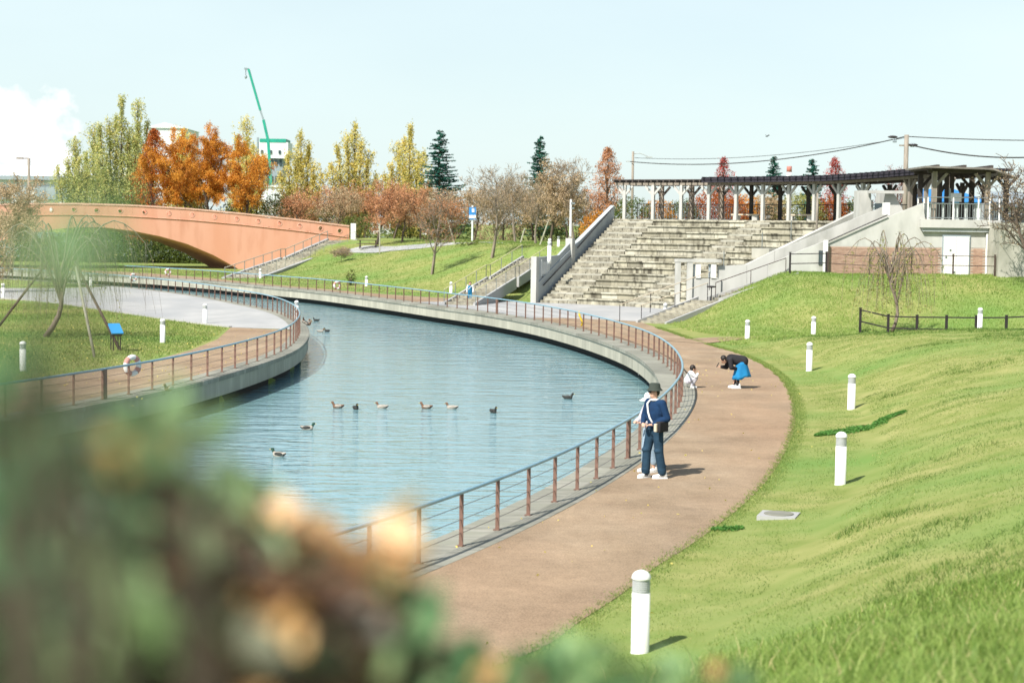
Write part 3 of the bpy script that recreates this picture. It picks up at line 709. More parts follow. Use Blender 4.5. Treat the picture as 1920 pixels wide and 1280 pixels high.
def terrace_fence():
    t = empty('bar_fence', (0, 0, 0), 0, 'dark vertical bar fence along the back of the terrace behind the pergola', 'fence')
    A = [pol(math.radians(a), 36.9) for a in np.linspace(25.5, 80, 40)]
    for z in (ZTOP + .12, ZTOP + 1.12): MB().tube([(*p, z) for p in A], .025, 4).build('rail', M['black'], t)
    Q = resample(np.array(A), .13); mb = MB()
    pm = MB().box((0, 0, .58), (.05, .05, 1.2)).mesh('post'); pm.materials.append(M['black']); bmh = MB().box((0, 0, .62), (.022, .022, 1.0)).mesh('bar'); bmh.materials.append(M['black'])
    for i, p in enumerate(Q):
        if i % 14 == 0: o = link('post', pm, t); o.location = (*p, ZTOP)
        else: mb.box((p[0], p[1], ZTOP + .62), (.022, .022, 1.0))
    o = mb.build('fence_bars', M['black'], t); o['kind'] = 'stuff'
    t2 = empty('balustrade', (0, 0, 0), 0, 'pale steel balustrade behind the left columns of the pergola', 'balustrade')
    Q = resample(np.array([pol(math.radians(a), 35.6) for a in np.linspace(27, 38.6, 14)]), .22)
    for z in (.1, .95): MB().tube([(*p, ZTOP + z) for p in Q], .022, 4).build('rail', M['steel'], t2)
    bs = MB().box((0, 0, .52), (.03, .03, .86)).mesh('baluster'); bs.materials.append(M['steel'])
    for p in Q: o = link('baluster', bs, t2); o.location = (*p, ZTOP)
terrace_fence()
def bench(px, y, lab):
    X, Yd = px; b = empty('bench', (X, Yd, ZTOP), -.5, lab, 'bench', 'benches under the pergola')
    MB().box((0, 0, .42), (1.9, .45, .09)).build('seat', M['tan'], b)
    for s in (-.65, .65): MB().box((s, 0, .19), (.35, .38, .38)).build('support', M['render_wall'], b)
def pix_on_arc(px, r):
    best = min(np.linspace(24, 92, 800), key=lambda a: abs(960 + FPX * pol(math.radians(a), r)[0] / pol(math.radians(a), r)[1] - px)); return pol(math.radians(best), r)
bench(pix_on_arc(1394, 33.4), 0, 'low bench between the middle columns of the pergola')
bench(pix_on_arc(1496, 33.4), 0, 'low bench under the right part of the dark pergola roof')

# ------------------------------------------------------------------ service building with balcony and pavilion
BY = 90.0
def building():
    t = empty('service_building', (0, 0, 0), 0, 'rendered service building with brick base, white double door and balcony', 'building')
    def P(px, py, Y=BY): return sp(px, py, Y)
    z0 = 1.9; depth = 7.0
    xl = P(1552, 452)[0]; xr = P(1848, 452)[0]; zb = P(1700, 463)[2]
    # upper wall, sloping top on its left
    up = [(xl, BY, zb), (xr, BY, zb), (xr, BY, P(1848, 414)[2]), (P(1735, 414)[0], BY, P(1735, 414)[2]), (P(1731, 381)[0], BY, P(1731, 381)[2]), (P(1690, 397)[0], BY, P(1690, 397)[2]), (xl, BY, P(1552, 452)[2])]
    MB().vprism(up, (0, .3, 0)).build('rendered_wall', M['render_wall'], t)
    MB().vprism([P(1500, 452, BY + 3), P(1661, 386, BY + 3), (P(1661, 386, BY + 3)[0], BY + 3, 1.5), (P(1500, 452, BY + 3)[0], BY + 3, 1.5)], (0, .25, 0)).build('middle_parapet', M['render_wall'], t)
    q = P(1664, 392, BY + .1); MB().box((q[0], BY + .45, q[2] + .02), (.28, .55, .62)).build('newel_block', M['white'], t)
    q = P(1616, 394, BY + 8); MB().box((q[0], BY + 8, q[2] + .05), (.34, .4, .7)).build('newel_block', M['render_wall'], t)
    # brick base: courses as real bricks joined per wall (each is far below 10 px)
    brick = mat('brick', (.42, .27, .20), (.50, .35, .27), 9, .9, .3, 60, stretch=(1, 1, 4), c3=(.34, .21, .155), s3=2.5)
    mort = mat('mortar', (.42, .36, .30), None)
    MB().box(((xl + xr) / 2, BY + .17, (z0 + zb) / 2 - .01), (xr - xl + .02, .36, zb - z0)).build('brick_base', mort, t)
    mb = MB(); k = 0; z = z0 + .06; dx0, dx1 = P(1766, 480)[0], P(1818, 480)[0]
    while z < zb - .05:
        x = xl + (.12 if k % 2 else 0)
        while x < xr - .2:
            if not (dx0 - .25 < x < dx1): mb.box((x + .12, BY - .005, z), (.225, .05, .062))
            x += .24
        z += .075; k += 1
    z = z0 + .06; k = 0
    while z < zb - .05:
        y = BY + .05 + (.12 if k % 2 else 0)
        while y < BY + .2: mb.box((xr + .015, y + .12, z), (.05, .225, .062)); y += .24
        z += .075; k += 1
    o = mb.build('brick_courses', brick, t); o['kind'] = 'stuff'
    # double door
    d = MB().box(((dx0 + dx1) / 2, BY - .03, (z0 + P(1790, 441)[2]) / 2), (dx1 - dx0, .08, P(1790, 441)[2] - z0)).build('door_frame', M['ind_grey'], t)
    w = (dx1 - dx0) / 2 - .07; zt = P(1790, 443)[2]
    for s in (-1, 1):
        q = MB().box(((dx0 + dx1) / 2 + s * (w / 2 + .01), BY - .085, (z0 + zt) / 2), (w, .04, zt - z0 - .05)).build('door_leaf', M['white'], t)
    for (px, py) in ((1782, 469), (1787, 479), (1774, 482), (1789, 510)):
        p = P(px, py, BY - .115); MB().box(p, (.09, .03, .10)).build('door_fitting', M['steel'], t)
    # drainpipe
    p0 = P(1851, 437, BY - .08); p1 = P(1849, 517, BY - .08)
    MB().tube([p0, (p0[0], p0[1], z0)], .055, 8).build('drainpipe', M['white'], t)
    # balcony slab: rounded to the right
    zf = P(1800, 412)[2]; bl = P(1726, 420)[0] - .05
    poly = [(bl, BY - .32), (P(1853, 420)[0], BY - .32), (P(1872, 420)[0] + .1, BY - .05), (P(1890, 420)[0], BY + .6), (P(1896, 420)[0] + .6, BY + 3), (P(1896, 420)[0] + .4, BY + 7), (bl, BY + 7)]
    MB().prism(poly, zf - .42, zf).build('balcony_slab', M['render_wall'], t)
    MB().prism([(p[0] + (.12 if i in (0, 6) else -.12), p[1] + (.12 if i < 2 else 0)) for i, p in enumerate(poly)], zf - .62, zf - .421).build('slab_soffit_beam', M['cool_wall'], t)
    # round-ended dark side drum below the balcony
    cx, cy = xr + .25, BY + 2.6
    MB().lathe([(1.35, z0), (1.35, zf - .62)], 28, (cx, cy, 0)).build('side_drum', M['cool_wall'], t, True)
    MB().lathe([(1.37, z0), (1.37, zb)], 28, (cx, cy, 0)).build('drum_brick_base', brick, t, True)
    # inner stair block behind the wall (door recess and lintel)
    a = P(1612, 357, 97.5); b = P(1695, 357, 97.5); zc = a[2]
    MB().box(((a[0] + b[0]) / 2 - .9, 98.3, (zc + 3) / 2), (b[0] - a[0] - 1.8, 1.6, zc - 3)).build('stair_head', M['render_wall'], t)
    MB().box((a[0] + .6 * (b[0] - a[0]) - .1, 97.2, zc - .08), (b[0] - a[0] - .5, .35, .16)).build('lintel', M['render_wall'], t)
    e = P(1660, 362, 97.45)
    MB().vprism([(e[0], 97.5, 3.4), (P(1694, 398, 97.5)[0], 97.5, 3.4), (P(1694, 398, 97.5)[0], 97.5, P(1694, 396, 97.5)[2]), (P(1674, 358, 97.5)[0], 97.5, zc), (e[0], 97.5, zc)], (0, 2.5, 0)).build('stair_head_wing', M['render_wall'], t)
    MB().box((P(1650, 380, 97.4)[0], 97.46, 5.4), (.55, .06, 1.5)).build('recess_door', M['glass'], t)
    # black tube painting in a handrail's shadow line on the wall face
    p = P(1549, 454, BY - .12); q = P(1664, 403, BY - .12)
    MB().tube([p, q], .035, 6).build('handrail_shadow_line', M['black'], t)
    # small front wall with pillar and narrow window, left of the brick
    p = P(1548, 450, BY - .15); MB().box((p[0], BY - .2, (p[2] + z0) / 2), (.2, .3, p[2] - z0)).build('end_pillar', M['white'], t)
    fl = [(P(1440, 470, BY + .2)[0], BY + .2, 1.0), (xl - .1, BY + .2, 1.0), (xl - .1, BY + .2, P(1550, 452, BY + .2)[2]), (P(1500, 478, BY + .2)[0], BY + .2, P(1500, 470, BY + .2)[2]), (P(1440, 505, BY + .2)[0], BY + .2, P(1440, 497, BY + .2)[2])]
    MB().vprism(fl, (0, .3, 0)).build('front_wall', M['render_wall'], t)
    p = P(1539, 483, BY + .17); MB().box(p, (.22, .06, .72)).build('narrow_window', M['glass'], t)
    # second sloping parapet behind
    MB().vprism([P(1500, 452, BY + 1.6), P(1690, 372, BY + 1.6), P(1690, 398, BY + 1.6), P(1500, 480, BY + 1.6)], (0, .3, 0)).build('stair_parapet', M['render_wall'], t) if False else None
    return zf, poly
ZF, BPOLY = building()
def balcony():
    t = empty('balcony_railing', (0, 0, 0), 0, 'pale steel balcony railing of thin balusters in front of the timber pavilion', 'railing')
    pts = [(BPOLY[0][0] + .35, BY + 2.0), (BPOLY[0][0] + .35, BY - .24), (BPOLY[1][0] - .02, BY - .24), (BPOLY[2][0] - .08, BY - .0), (BPOLY[3][0] - .08, BY + .65), (BPOLY[4][0] - .1, BY + 3)]
    for z in (.08, .80, 1.12): MB().tube([(*p, ZF + z) for p in pts], .028, 6).build('rail', M['steel'], t)
    bs = MB().box((0, 0, .45), (.028, .028, .74)).mesh('baluster'); bs.materials.append(M['steel'])
    ps = MB().box((0, 0, .56), (.06, .06, 1.12)).mesh('post'); ps.materials.append(M['white'])
    for a, b in zip(pts[:4], pts[1:5]):
        a = np.array(a); b = np.array(b); L = np.hypot(*(b - a)); n = max(2, int(L / .14))
        for i in range(n): q = a + (b - a) * i / n; o = link('post' if i % 9 == 0 else 'baluster', ps if i % 9 == 0 else bs, t); o.location = (*q, ZF)
    p = BPOLY[3]; q = BPOLY[5]
    MB().vprism([(p[0] - .15, p[1], ZF), (q[0] - .15, q[1], ZF), (q[0] - .15, q[1], ZF + .95), (p[0] - .15, p[1], ZF + .95)], (.05, 0, 0)).build('solid_panel', M['cool_wall'], t)
balcony()
def pavilion():
    t = empty('timber_pavilion', (0, 0, 0), 0, 'grey timber pavilion with overhanging board roof at the right end of the pergola', 'pavilion')
    Yf = BY + .1; Yb = BY + 3.2; xl = sp(1752, 340, Yf)[0]; xr = sp(1852, 340, Yf)[0]
    zt = sp(1800, 322, Yf)[2]
    for x, Y in ((xl, Yf), (xr, Yf), (xl, Yb), (xr, Yb), (xr + 1.4, Yb - 1.5)):
        front = Y == Yf
        MB().box((x, Y, (ZF + zt) / 2), (.24, .24, zt - ZF)).build('post', M['wood'] if front else M['shadewood'], t)
        for s in (-1, 1):
            if (x == xl and s < 0): continue
            MB().bar((x + s * .05, Y, zt - .75), (x + s * .65, Y, zt - .08), .13, .14).build('brace', M['wood'] if front else M['shadewood'], t)
    # middle posts, their shade put in by the dark timber colour
    for x in (xl + .9, xl + 1.25, xr - 1.2): MB().box((x, Yb - .6, (ZF + zt) / 2), (.20, .20, zt - ZF)).build('post', M['shadewood'], t)
    MB().box(((xl + xr) / 2, Yf, zt + .05), (xr - xl + .7, .16, .26)).build('beam', M['shadewood'], t)
    MB().box(((xl + xr) / 2, Yb, zt + .05), (xr - xl + .7, .16, .26)).build('beam', M['shadewood'], t)
    for x in (xl, (xl + xr) / 2, xr): MB().box((x, (Yf + Yb) / 2, zt + .22), (.16, Yb - Yf + 1.4, .2)).build('rafter', M['shadewood'], t)
    # roof boards, falling to the right
    x0 = sp(1736, 312, Yf - .9)[0]; z0 = sp(1736, 311, Yf - .9)[2]; x1 = sp(1862, 316, Yf - .9)[0]; z1 = sp(1862, 315, Yf - .9)[2]
    n = 13
    for i in range(n):
        y = Yf - .9 + (Yb - Yf + 1.6) * i / n; w = (Yb - Yf + 1.6) / n - .02
        mb = MB(); mb.vprism([(x0, y, z0), (x1, y, z1), (x1 + 1.25, y, z1 - .42), (x1 + 1.25, y, z1 - .50), (x1, y, z1 - .09), (x0, y, z0 - .09)], (0, w, 0)); mb.build('roof_board', M['weathered'], t)
    for i, x in enumerate(np.linspace(x0 + .3, x1 + .9, 7)):
        zz = z0 - .12 if x < x1 else z1 - .12 - (x - x1) * .34
        MB().box((x, (Yf + Yb) / 2 - .1, zz), (.07, Yb - Yf + 1.5, .10)).build('purlin', M['shadewood'], t)
    tb = empty('notice_stand', (xl + 1.05, Yf + 1.0, ZF), 0, 'white perforated stand inside the timber pavilion', 'stand')
    MB().box((0, 0, .8), (.08, .08, 1.6)).build('upright', M['steel'], tb); MB().box((.3, 0, 1.15), (.62, .05, .45)).build('board', M['white'], tb)
pavilion()
def fence2(pts, label, post_h=1.05, rails=(.98, .5), step=1.9, m='black', w=.10, rw=.055):
    """two-rail fence that follows the ground"""
    t = empty('rail_fence', (0, 0, 0), 0, label, 'fence'); Q = resample(np.array(pts, float), step)
    pm = MB().box((0, 0, post_h / 2 - .1), (w, w, post_h + .2)).mesh('post'); pm.materials.append(M[m])
    cp = MB().box((0, 0, post_h + .02), (w + .02, w + .02, .03)).mesh('post_cap'); cp.materials.append(M[m])
    Z = [max(hz(*p), -.1) for p in Q]
    for p, z in zip(Q, Z):
        o = link('post', pm, t); o.location = (*p, z); c = link('post_cap', cp, t); c.location = (*p, z)
    for i in range(len(Q) - 1):
        for r in rails: MB().bar((*Q[i], Z[i] + r), (*Q[i + 1], Z[i + 1] + r), rw, rw).build('rail', M[m], t)
    return t
fence2([sp(1481, 505, BY - 1.3)[:2], sp(1549, 505, BY - 1.3)[:2]], 'short black two-rail fence in front of the narrow window at the top of the stairs', step=1.8, m='black', w=.09, rw=.045)
fence2([sp(1552, 505, BY - 1.5)[:2], sp(1625, 510, BY - 1.6)[:2], sp(1700, 510, BY - 1.7)[:2], sp(1865, 510, BY - 1.8)[:2]], 'thin brown two-rail fence in front of the brick base and white door', step=1.95, m='brownfence', w=.07, rw=.035)
fence2([sp(1613, 600, 77.5)[:2], sp(1691, 600, 75.8)[:2], sp(1776, 600, 74)[:2], sp(1870, 600, 72)[:2], sp(1960, 600, 70)[:2], (26, 67)], 'black two-rail fence crossing the green slope below the building', post_h=1.02, rails=(.95, .45), step=1.55, m='black', w=.10, rw=.055)

# ------------------------------------------------------------------ stairs
def stairs(name, label, A, B, w, n, m, side=0.14, base_drop=.6):
    """straight flight from A (x,y,z) to B, n steps"""
    t = empty(name, (0, 0, 0), 0, label, 'stairs'); A = np.array(A, float); B = np.array(B, float)
    u = (B - A)[:2]; L = np.hypot(*u); u /= L; v = np.array([u[1], -u[0]]); a = math.atan2(u[1], u[0])
    for i in range(n):
        c = A[:2] + u * L * (i + .5) / n; z = A[2] + (B[2] - A[2]) * (i + 1) / n
        MB().box((0, 0, -base_drop / 2), (L / n + .02, w, base_drop)).build('step', m, t, loc=(*c, z)).rotation_euler = (0, 0, a)
    for s in (-1, 1):
        o = v * s * (w / 2 + side / 2 + .005); p = A[:2] + o - u * .2; q = B[:2] + o + u * .2
        pts = [(*p, A[2] - .5), (*q, B[2] - .6), (*q, B[2] + .16), (*p, A[2] + .12)]
        pts = [(x - v[0] * side / 2, y - v[1] * side / 2, z) for x, y, z in pts]
        MB().vprism(pts, (v[0] * side, v[1] * side, 0)).build('side_kerb', M['plaza'], t)
    return t, u, v
def handrail(label, pts, h=.85, m='steel', r=.022, postm=None, every=1.8):
    t = empty('handrail', (0, 0, 0), 0, label, 'handrail')
    P3 = [np.array(p, float) for p in pts]
    MB().tube([(p[0], p[1], p[2] + h) for p in P3], r, 6).build('top_rail', M[m], t)
    for a, b in zip(P3, P3[1:]):
        n = max(1, int(np.linalg.norm(b - a) / every))
        for i in range(n + 1):
            q = a + (b - a) * i / n; MB().tube([(q[0], q[1], q[2] - .1), (q[0], q[1], q[2] + h)], r * .9, 6).build('post', M[postm or m], t)
    return t
def slope_stairs():
    a = at(1214, 606, 0); A = (a[0] + .3, a[1] - .2, 0); mid = sp(1330, 556, 88.2); m2 = sp(1345, 552, 88.4); top = sp(1478, 500, 89.0)
    t, u, v = stairs('slope_stairs', 'lower flight of pale stairs rising beside the grassy knoll', A, (mid[0], mid[1], 1.05), 1.8, 9, M['rubble'])
    t2, u2, v2 = stairs('slope_stairs', 'upper flight of pale stairs rising beside the grassy knoll to the black fence', (m2[0], m2[1], 1.07), (top[0], top[1], 2.35), 1.8, 11, M['rubble'])
    o = v * .85; 
    handrail('tan handrail up the lower flight of stairs beside the grassy knoll', [(A[0] - o[0] * 1.0 , A[1] + .8, 0), (mid[0], mid[1] + .85, 1.05)], m='tan', postm='black')
    handrail('dark handrail up the upper flight of stairs beside the grassy knoll', [(m2[0], m2[1] + .8, 1.07), (top[0], top[1] + .8, 2.35)], m='brownfence')
    handrail('tan handrail at the foot of the stairs beside the amphitheatre tiers', [(A[0] - 1.6, A[1] + 1.2, 0), (sp(1330, 540, 90)[0], 90, 1.6)], m='tan', postm='black')
    # portal frame with noticeboards beside the stairs
    f = empty('portal_frame', (0, 0, 0), 0, 'white concrete portal frame at the foot of the right amphitheatre wall', 'frame')
    Yp = 91.5; zt = sp(1270, 491, Yp)[2]
    for x0, x1 in ((1265, 1275), (1287, 1297)):
        a, b = sp(x0, 560, Yp), sp(x1, 560, Yp); MB().box(((a[0] + b[0]) / 2, Yp, zt / 2 - .1), (b[0] - a[0], .35, zt + .2)).build('column', M['render_wall'], f)
    a, b = sp(1265, 491, Yp), sp(1352, 491, Yp)
    MB().box(((a[0] + b[0]) / 2, Yp, zt + .08), (b[0] - a[0], .4, .16)).build('beam', M['render_wall'], f)
    a, b = sp(1297, 510, Yp), sp(1352, 510, Yp); z2 = sp(1320, 522, Yp)[2]
    MB().box(((a[0] + b[0]) / 2, Yp + .05, z2 / 2), (b[0] - a[0], .18, z2)).build('low_wall', M['render_wall'], f)
    for px in (1309, 1338):
        p = sp(px, 508, Yp - .05); MB().box(p, (.26, .12, .72)).build('round_ended_board', M['white'], f); MB().box((p[0] - .2, p[1] + .1, p[2]), (.10, .08, .72)).build('louvre', M['ind_grey'], f)
    w = empty('retaining_wall', (0, 0, 0), 0, 'pale rendered wall rising behind the stairs from the portal frame to the building', 'wall')
    for x0, x1, a_, b_ in ((1346, 1400, 499, 496), (1400, 1452, 496, 470), (1452, 1502, 470, 452)):
        MB().vprism([sp(x0 + .4, a_, 91.6), sp(x1, b_, 91.6), sp(x1, 590, 91.6), sp(x0 + .4, 590, 91.6)], (0, .25, 0)).build('wall_panel', M['render_wall'], w)
    p = sp(1334, 538, 88.6); g = empty('small_table', (p[0], p[1], hz(p[0], p[1]) * 0 + p[2] - .35), 0, 'small dark round-topped stand in front of the white low wall', 'stand')
    MB().lathe([(.02, .30), (.24, .34), (.24, .40), (.02, .42)], 14).build('top', M['black'], g); MB().tube([(0, 0, -.4), (0, 0, .32)], .03, 6).build('leg', M['black'], g)
slope_stairs()
def lawn_stairs():
    A = at(862, 572, 0); B = sp(1004, 489, 120)
    A = (A[0], A[1], 0.02); mid = ((A[0] + B[0]) / 2 + .0, (A[1] + B[1]) / 2); bz = hz(B[0], B[1])
    bz = 2.45; mz = 1.25
    stairs('lawn_stairs', 'lower flight of grey steps climbing the far lawn behind the child in blue', A, (mid[0], mid[1], mz), 1.7, 8, M['rubble'])
    u = np.array([B[0] - A[0], B[1] - A[1]]); u /= np.hypot(*u)
    m2 = (mid[0] + u[0] * 1.0, mid[1] + u[1] * 1.0)
    stairs('lawn_stairs', 'upper flight of grey steps climbing the far lawn towards the amphitheatre wall', (*m2, mz + .02), (B[0], B[1], bz), 1.7, 8, M['rubble'])
    v = np.array([u[1], -u[0]])
    for s, l in ((-1, 'left yellow handrail of the steps on the far lawn'), (1, 'right yellow handrail of the steps on the far lawn')):
        o = v * s * .95
        t = handrail(l, [(A[0] + o[0], A[1] + o[1], 0.0), (mid[0] + o[0], mid[1] + o[1], mz), (m2[0] + o[0], m2[1] + o[1], mz), (B[0] + o[0], B[1] + o[1], bz)], .9, 'yellow_rail', .028, 'steel', 2.2)
M['yellow_rail'] = mat('pale_yellow_rail_paint', (.62, .58, .30), None, rough=.5)
lawn_stairs()

# ------------------------------------------------------------------ arch bridge
def bridge():
    t = empty('arch_bridge', (0, 0, 0), 0, 'terracotta coloured arch footbridge with round openings in its parapet', 'bridge')
    # station s along the face: px -> depth
    def Yd(px): return 171 + (px - 440) * .012
    top = [(-200, 388), (-60, 384), (0, 383), (60, 381), (150, 381), (250, 384), (350, 390), (450, 399), (560, 411), (655, 423)]
    def ty(px): return float(np.interp(px, [a for a, b in top], [b for a, b in top]))
    und = [(-140, 505), (-80, 478), (-30, 460), (20, 446), (60, 437), (110, 429), (160, 426), (200, 427), (250, 433), (300, 443), (350, 457), (400, 478), (445, 503)]
    def uy(px): return float(np.interp(px, [a for a, b in und], [b for a, b in und]))
    xs = list(np.linspace(-200, 655, 60)); W = np.array([-.50, .86, 0]); wd = 8.0
    off = Vector((W[0] * wd, W[1] * wd, 0))
    def bot(px):
        if -140 <= px <= 445: return max(sp(px, uy(px), Yd(px))[2], -.2)
        return -.3
    # body between underside and parapet base
    mb = MB(); vs = []; fs = []
    px = sorted(set(xs + [-140, 445] + [a for a, b in und]))
    for p in px:
        Y = Yd(p); T = sp(p, ty(p) + 21.5, Y); zb = bot(p)
        if p > 445: zb = -.3
        for o in (Vector((0, 0, 0)), off):
            vs += [(T[0] + o.x, Y + o.y, zb), (T[0] + o.x, Y + o.y, T[2])]
    for i in range(len(px) - 1):
        a = 4 * i; b = a + 4
        fs += [(a, b, b + 1, a + 1), (b + 2, a + 2, a + 3, b + 3), (a + 2, b + 2, b, a), (a + 1, b + 1, b + 3, a + 3)]
    e = 4 * (len(px) - 1); fs += [(0, 1, 3, 2), (e, e + 2, e + 3, e + 1)]
    mb.add(vs, fs).build('arch_body', M['bridge'], t)
    # parapets built in panels between expansion joints, each with one round opening; front and rear
    holes = [50, 95, 139, 181, 225.5, 271, 316.5, 360, 402, 443.5, 484, 524, 562, 601, 637]
    for rear in (0, 1):
        o = off * .96 if rear else Vector((0, 0, 0))
        bounds = [-200] + [(a + b) / 2 for a, b in zip(holes, holes[1:])] + [655]
        for i, (a, b) in enumerate(zip(bounds, bounds[1:])):
            a2, b2 = a + .07, b - .07
            hp = holes[i] if i < len(holes) else None
            A = sp(a2, ty(a2) + 21.3, Yd(a2)); B = sp(b2, ty(b2) + 21.3, Yd(b2)); At = sp(a2, ty(a2) + 2.5, Yd(a2)); Bt = sp(b2, ty(b2) + 2.5, Yd(b2))
            Hh = sp(hp, ty(hp) + 12, Yd(hp)); ang = [2 * math.pi * k / 16 for k in range(16)]
            d = Vector((B[0] - A[0], B[1] - A[1], 0)).normalized(); hc = Vector(Hh)
            ring = [hc + d * math.cos(q) * .22 + Vector((0, 0, math.sin(q) * .22)) for q in ang]
            corners = [Vector(B), Vector(Bt), Vector(At), Vector(A)]
            # outer loop walked from angle 0 up and round; pair each ring point with a border point
            def border(q):
                dx, dz = math.cos(q), math.sin(q); k = 1e9; L = (Vector(B) - hc).dot(d); R2 = (hc - Vector(A)).dot(d)
                kx = (L / dx if dx > 1e-6 else (R2 / -dx if dx < -1e-6 else 1e9))
                zt_ = (At[2] + (Bt[2] - At[2]) * R2 / (L + R2)) - hc.z; zb_ = hc.z - (A[2] + (B[2] - A[2]) * R2 / (L + R2))
                kz = (zt_ / dz if dz > 1e-6 else (zb_ / -dz if dz < -1e-6 else 1e9)); k = min(kx, kz)
                s = dx * k; z = dz * k; sl = (Bt[2] - At[2]) / (L + R2)
                return hc + d * s + Vector((0, 0, z + sl * s))
            bor = [border(q) for q in ang]
            th = Vector((W[0], W[1], 0)).normalized() * .28
            P_ = [v + o for v in ring + bor]; P2 = [v + th for v in P_]
            fs = []
            for k in range(16):
                k2 = (k + 1) % 16
                fs += [(k, 16 + k, 16 + k2, k2), (32 + k2, 48 + k2, 48 + k, 32 + k), (k2, 32 + k2, 32 + k, k), (16 + k, 48 + k, 48 + k2, 16 + k2)]
            MB().add(P_ + P2, fs).build('parapet_panel', M['bridge'], t)
            if not rear:
                rg = MB()
                rg.tube([v + o - th * .05 for v in ring + ring[:1]], .028, 5, False); rg.build('opening_rim', M['bridgecap'], t)
        # coping
        C = [Vector(sp(p, ty(p) + 1.0, Yd(p))) + o + Vector((W[0], W[1], 0)).normalized() * .14 for p in np.linspace(-200, 656, 40)]
        for a, b in zip(C, C[1:]): MB().bar(a, a + (b - a) * .985, .42, .14).build('coping_stone', M['bridgecap'], t)
    # string course below the parapet
    C = [Vector(sp(p, ty(p) + 22, Yd(p))) - Vector((0, .05, 0)) for p in np.linspace(-200, 654, 30)]
    MB().tube(C, .05, 4).build('string_course', M['bridge'], t)
    # white end pillar
    p = Vector(sp(657, 435, Yd(655))); MB().box((p.x + .25, p.y + .3, p.z), (.5, .9, 1.7), .1).build('end_pillar', M['white'], t)
    # bridge stairs down to the footpath
    top_ = sp(640, 449, 172); A = at(452, 523, 0); midp = (np.array(A) * .5 + np.array(top_[:2]) * .5)
    s1, u, v = stairs('bridge_stairs', 'lower flight of pale stairs beside the terracotta bridge abutment', (*A, 0), (midp[0], midp[1], 1.35), 2.6, 9, M['rubble'], .3)
    m2 = midp + u * 1.4
    s2, u, v = stairs('bridge_stairs', 'upper flight of pale stairs beside the terracotta bridge abutment', (*m2, 1.37), (top_[0], top_[1], 2.95), 2.6, 11, M['rubble'], .3)
    for s, l in ((-1, 'beige handrail on the bridge side of the pale stairs'), (1, 'thin handrail on the lawn side of the pale stairs')):
        o = v * s * 1.4
        handrail(l, [(A[0] + o[0], A[1] + o[1], 0), (midp[0] + o[0], midp[1] + o[1], 1.35), (m2[0] + o[0], m2[1] + o[1], 1.35), (top_[0] + o[0], top_[1] + o[1], 2.95)], .9, 'tan' if s < 0 else 'steel', .04 if s < 0 else .02, 'steel', 2.2)
bridge()
# ================================================================== bollards
def bollard_proto(h=.90):
    t = empty('bollard_light', (0, 0, 0), 0, 'x', 'bollard', 'white bollard lights along the paths')
    r = .10
    MB().lathe([(r + .005, -.25), (r + .005, 0), (r, .01), (r, h - .245)], 20).build('body', M['white'], t, True)
    MB().lathe([(r * .8, h - .245), (r * .8, h - .10)], 18).build('lamp_core', M['ind_white'], t, True)
    for i in range(7): z = h - .242 + i * .0215; MB().lathe([(r * .8, z), (r * .98, z + .002), (r * .98, z + .013), (r * .8, z + .017)], 20).build('louvre_ring', M['louvre'], t)
    cap = [(r * 1.07, h - .093)] + [(r * 1.07 * math.cos(a), h - .085 + .088 * math.sin(a)) for a in np.linspace(0, math.pi / 2 - .05, 7)]
    MB().lathe(cap, 20).build('domed_cap', M['white'], t, True)
    return t
BP = bollard_proto(); _first = [True]
def bollard(px, py, Y, label, z=None, sink=0):
    if Y is None:
        x, y = at(px, py, z or 0); zz = z or 0
    else:
        x, y, zz = sp(px, py, Y)
    o = BP if _first[0] else copy_tree(BP); _first[0] = False
    o.location = (x, y, zz - sink); o['label'] = label; return o
def bollard_g(px, py, pt, label):
    x, y, z = onground(px, py, 14, 70); h = (py - pt) * y / FPX; print('BOLL', label[:20], round(y, 1), round(z, 2), round(h, 2)); o = bollard(px, py, y, label); o.location = (x, y, z); k = min(max(h / .9, .9), 1.15); o.scale = (1, 1, k); return o
bollard_g(1200, 1222, 1065, 'nearest white bollard with ribbed collar, in the grass beside the footpath at the bottom')
bollard_g(1575.5, 908, 808, 'second nearest white bollard, in front of the dark clover strip on the slope')
bollard_g(1596, 767, 700, 'third white bollard up the grass slope, above the dark clover strip')
bollard_g(1517, 695, 641, 'white bollard standing level with the bending woman, on the grass at her right')
bollard(1401, 640, None, 'white bollard at the grassy bend by the branch path', 0.0)
bollard(1525, 632, None, 'small white bollard half sunk behind the grass hump beside the branch path', 0.05)
bollard(1837, 619, 70.5, 'white bollard behind the black two-rail fence on the right')
bollard(1247, 602, None, 'white bollard at the foot of the stairs beside the grassy knoll', 0.0)
bollard(43, 694, None, 'white bollard in the willow shade at the far left of the left bank', 0.02)
bollard(305, 641, None, 'white bollard on the left lawn between the blue panel device and the plaza', 0.02)
bollard(384.5, 606, None, 'white bollard on the pale kerb between left lawn and grey plaza')
bollard(115, 575, None, 'small white bollard behind the willow trunk at the plaza edge')
bollard(6, 560, None, 'white bollard cut by the left frame edge beyond the willow')
bollard(170, 537, None, 'white bollard on the lawn strip beyond the grey plaza')
bollard(488, 525, None, 'white bollard at the foot of the pale bridge stairs')
bollard(687, 541, None, 'white bollard on the far lawn edge between bridge stairs and lawn stairs')
bollard(845.5, 554, None, 'white bollard at the foot of the steps with yellow handrails')
bollard(556, 598, None, 'white bollard behind the railing at the tip of the left bank')
for px, py, l in ((1030.5, 475, 'thin white bollard on the far lawn, lower left of the pair by the amphitheatre'), (1047, 466, 'white bollard on the far lawn, upper right of the pair by the amphitheatre'), (1069, 463, 'white bollard showing above the grey wall beside the amphitheatre'), (1030, 485, 'white bollard at the top of the steps with yellow handrails'), (1001, 447, 'white bollard farthest back on the lawn under the bare trees')):
    bollard(px, py, None, l, 3.0)

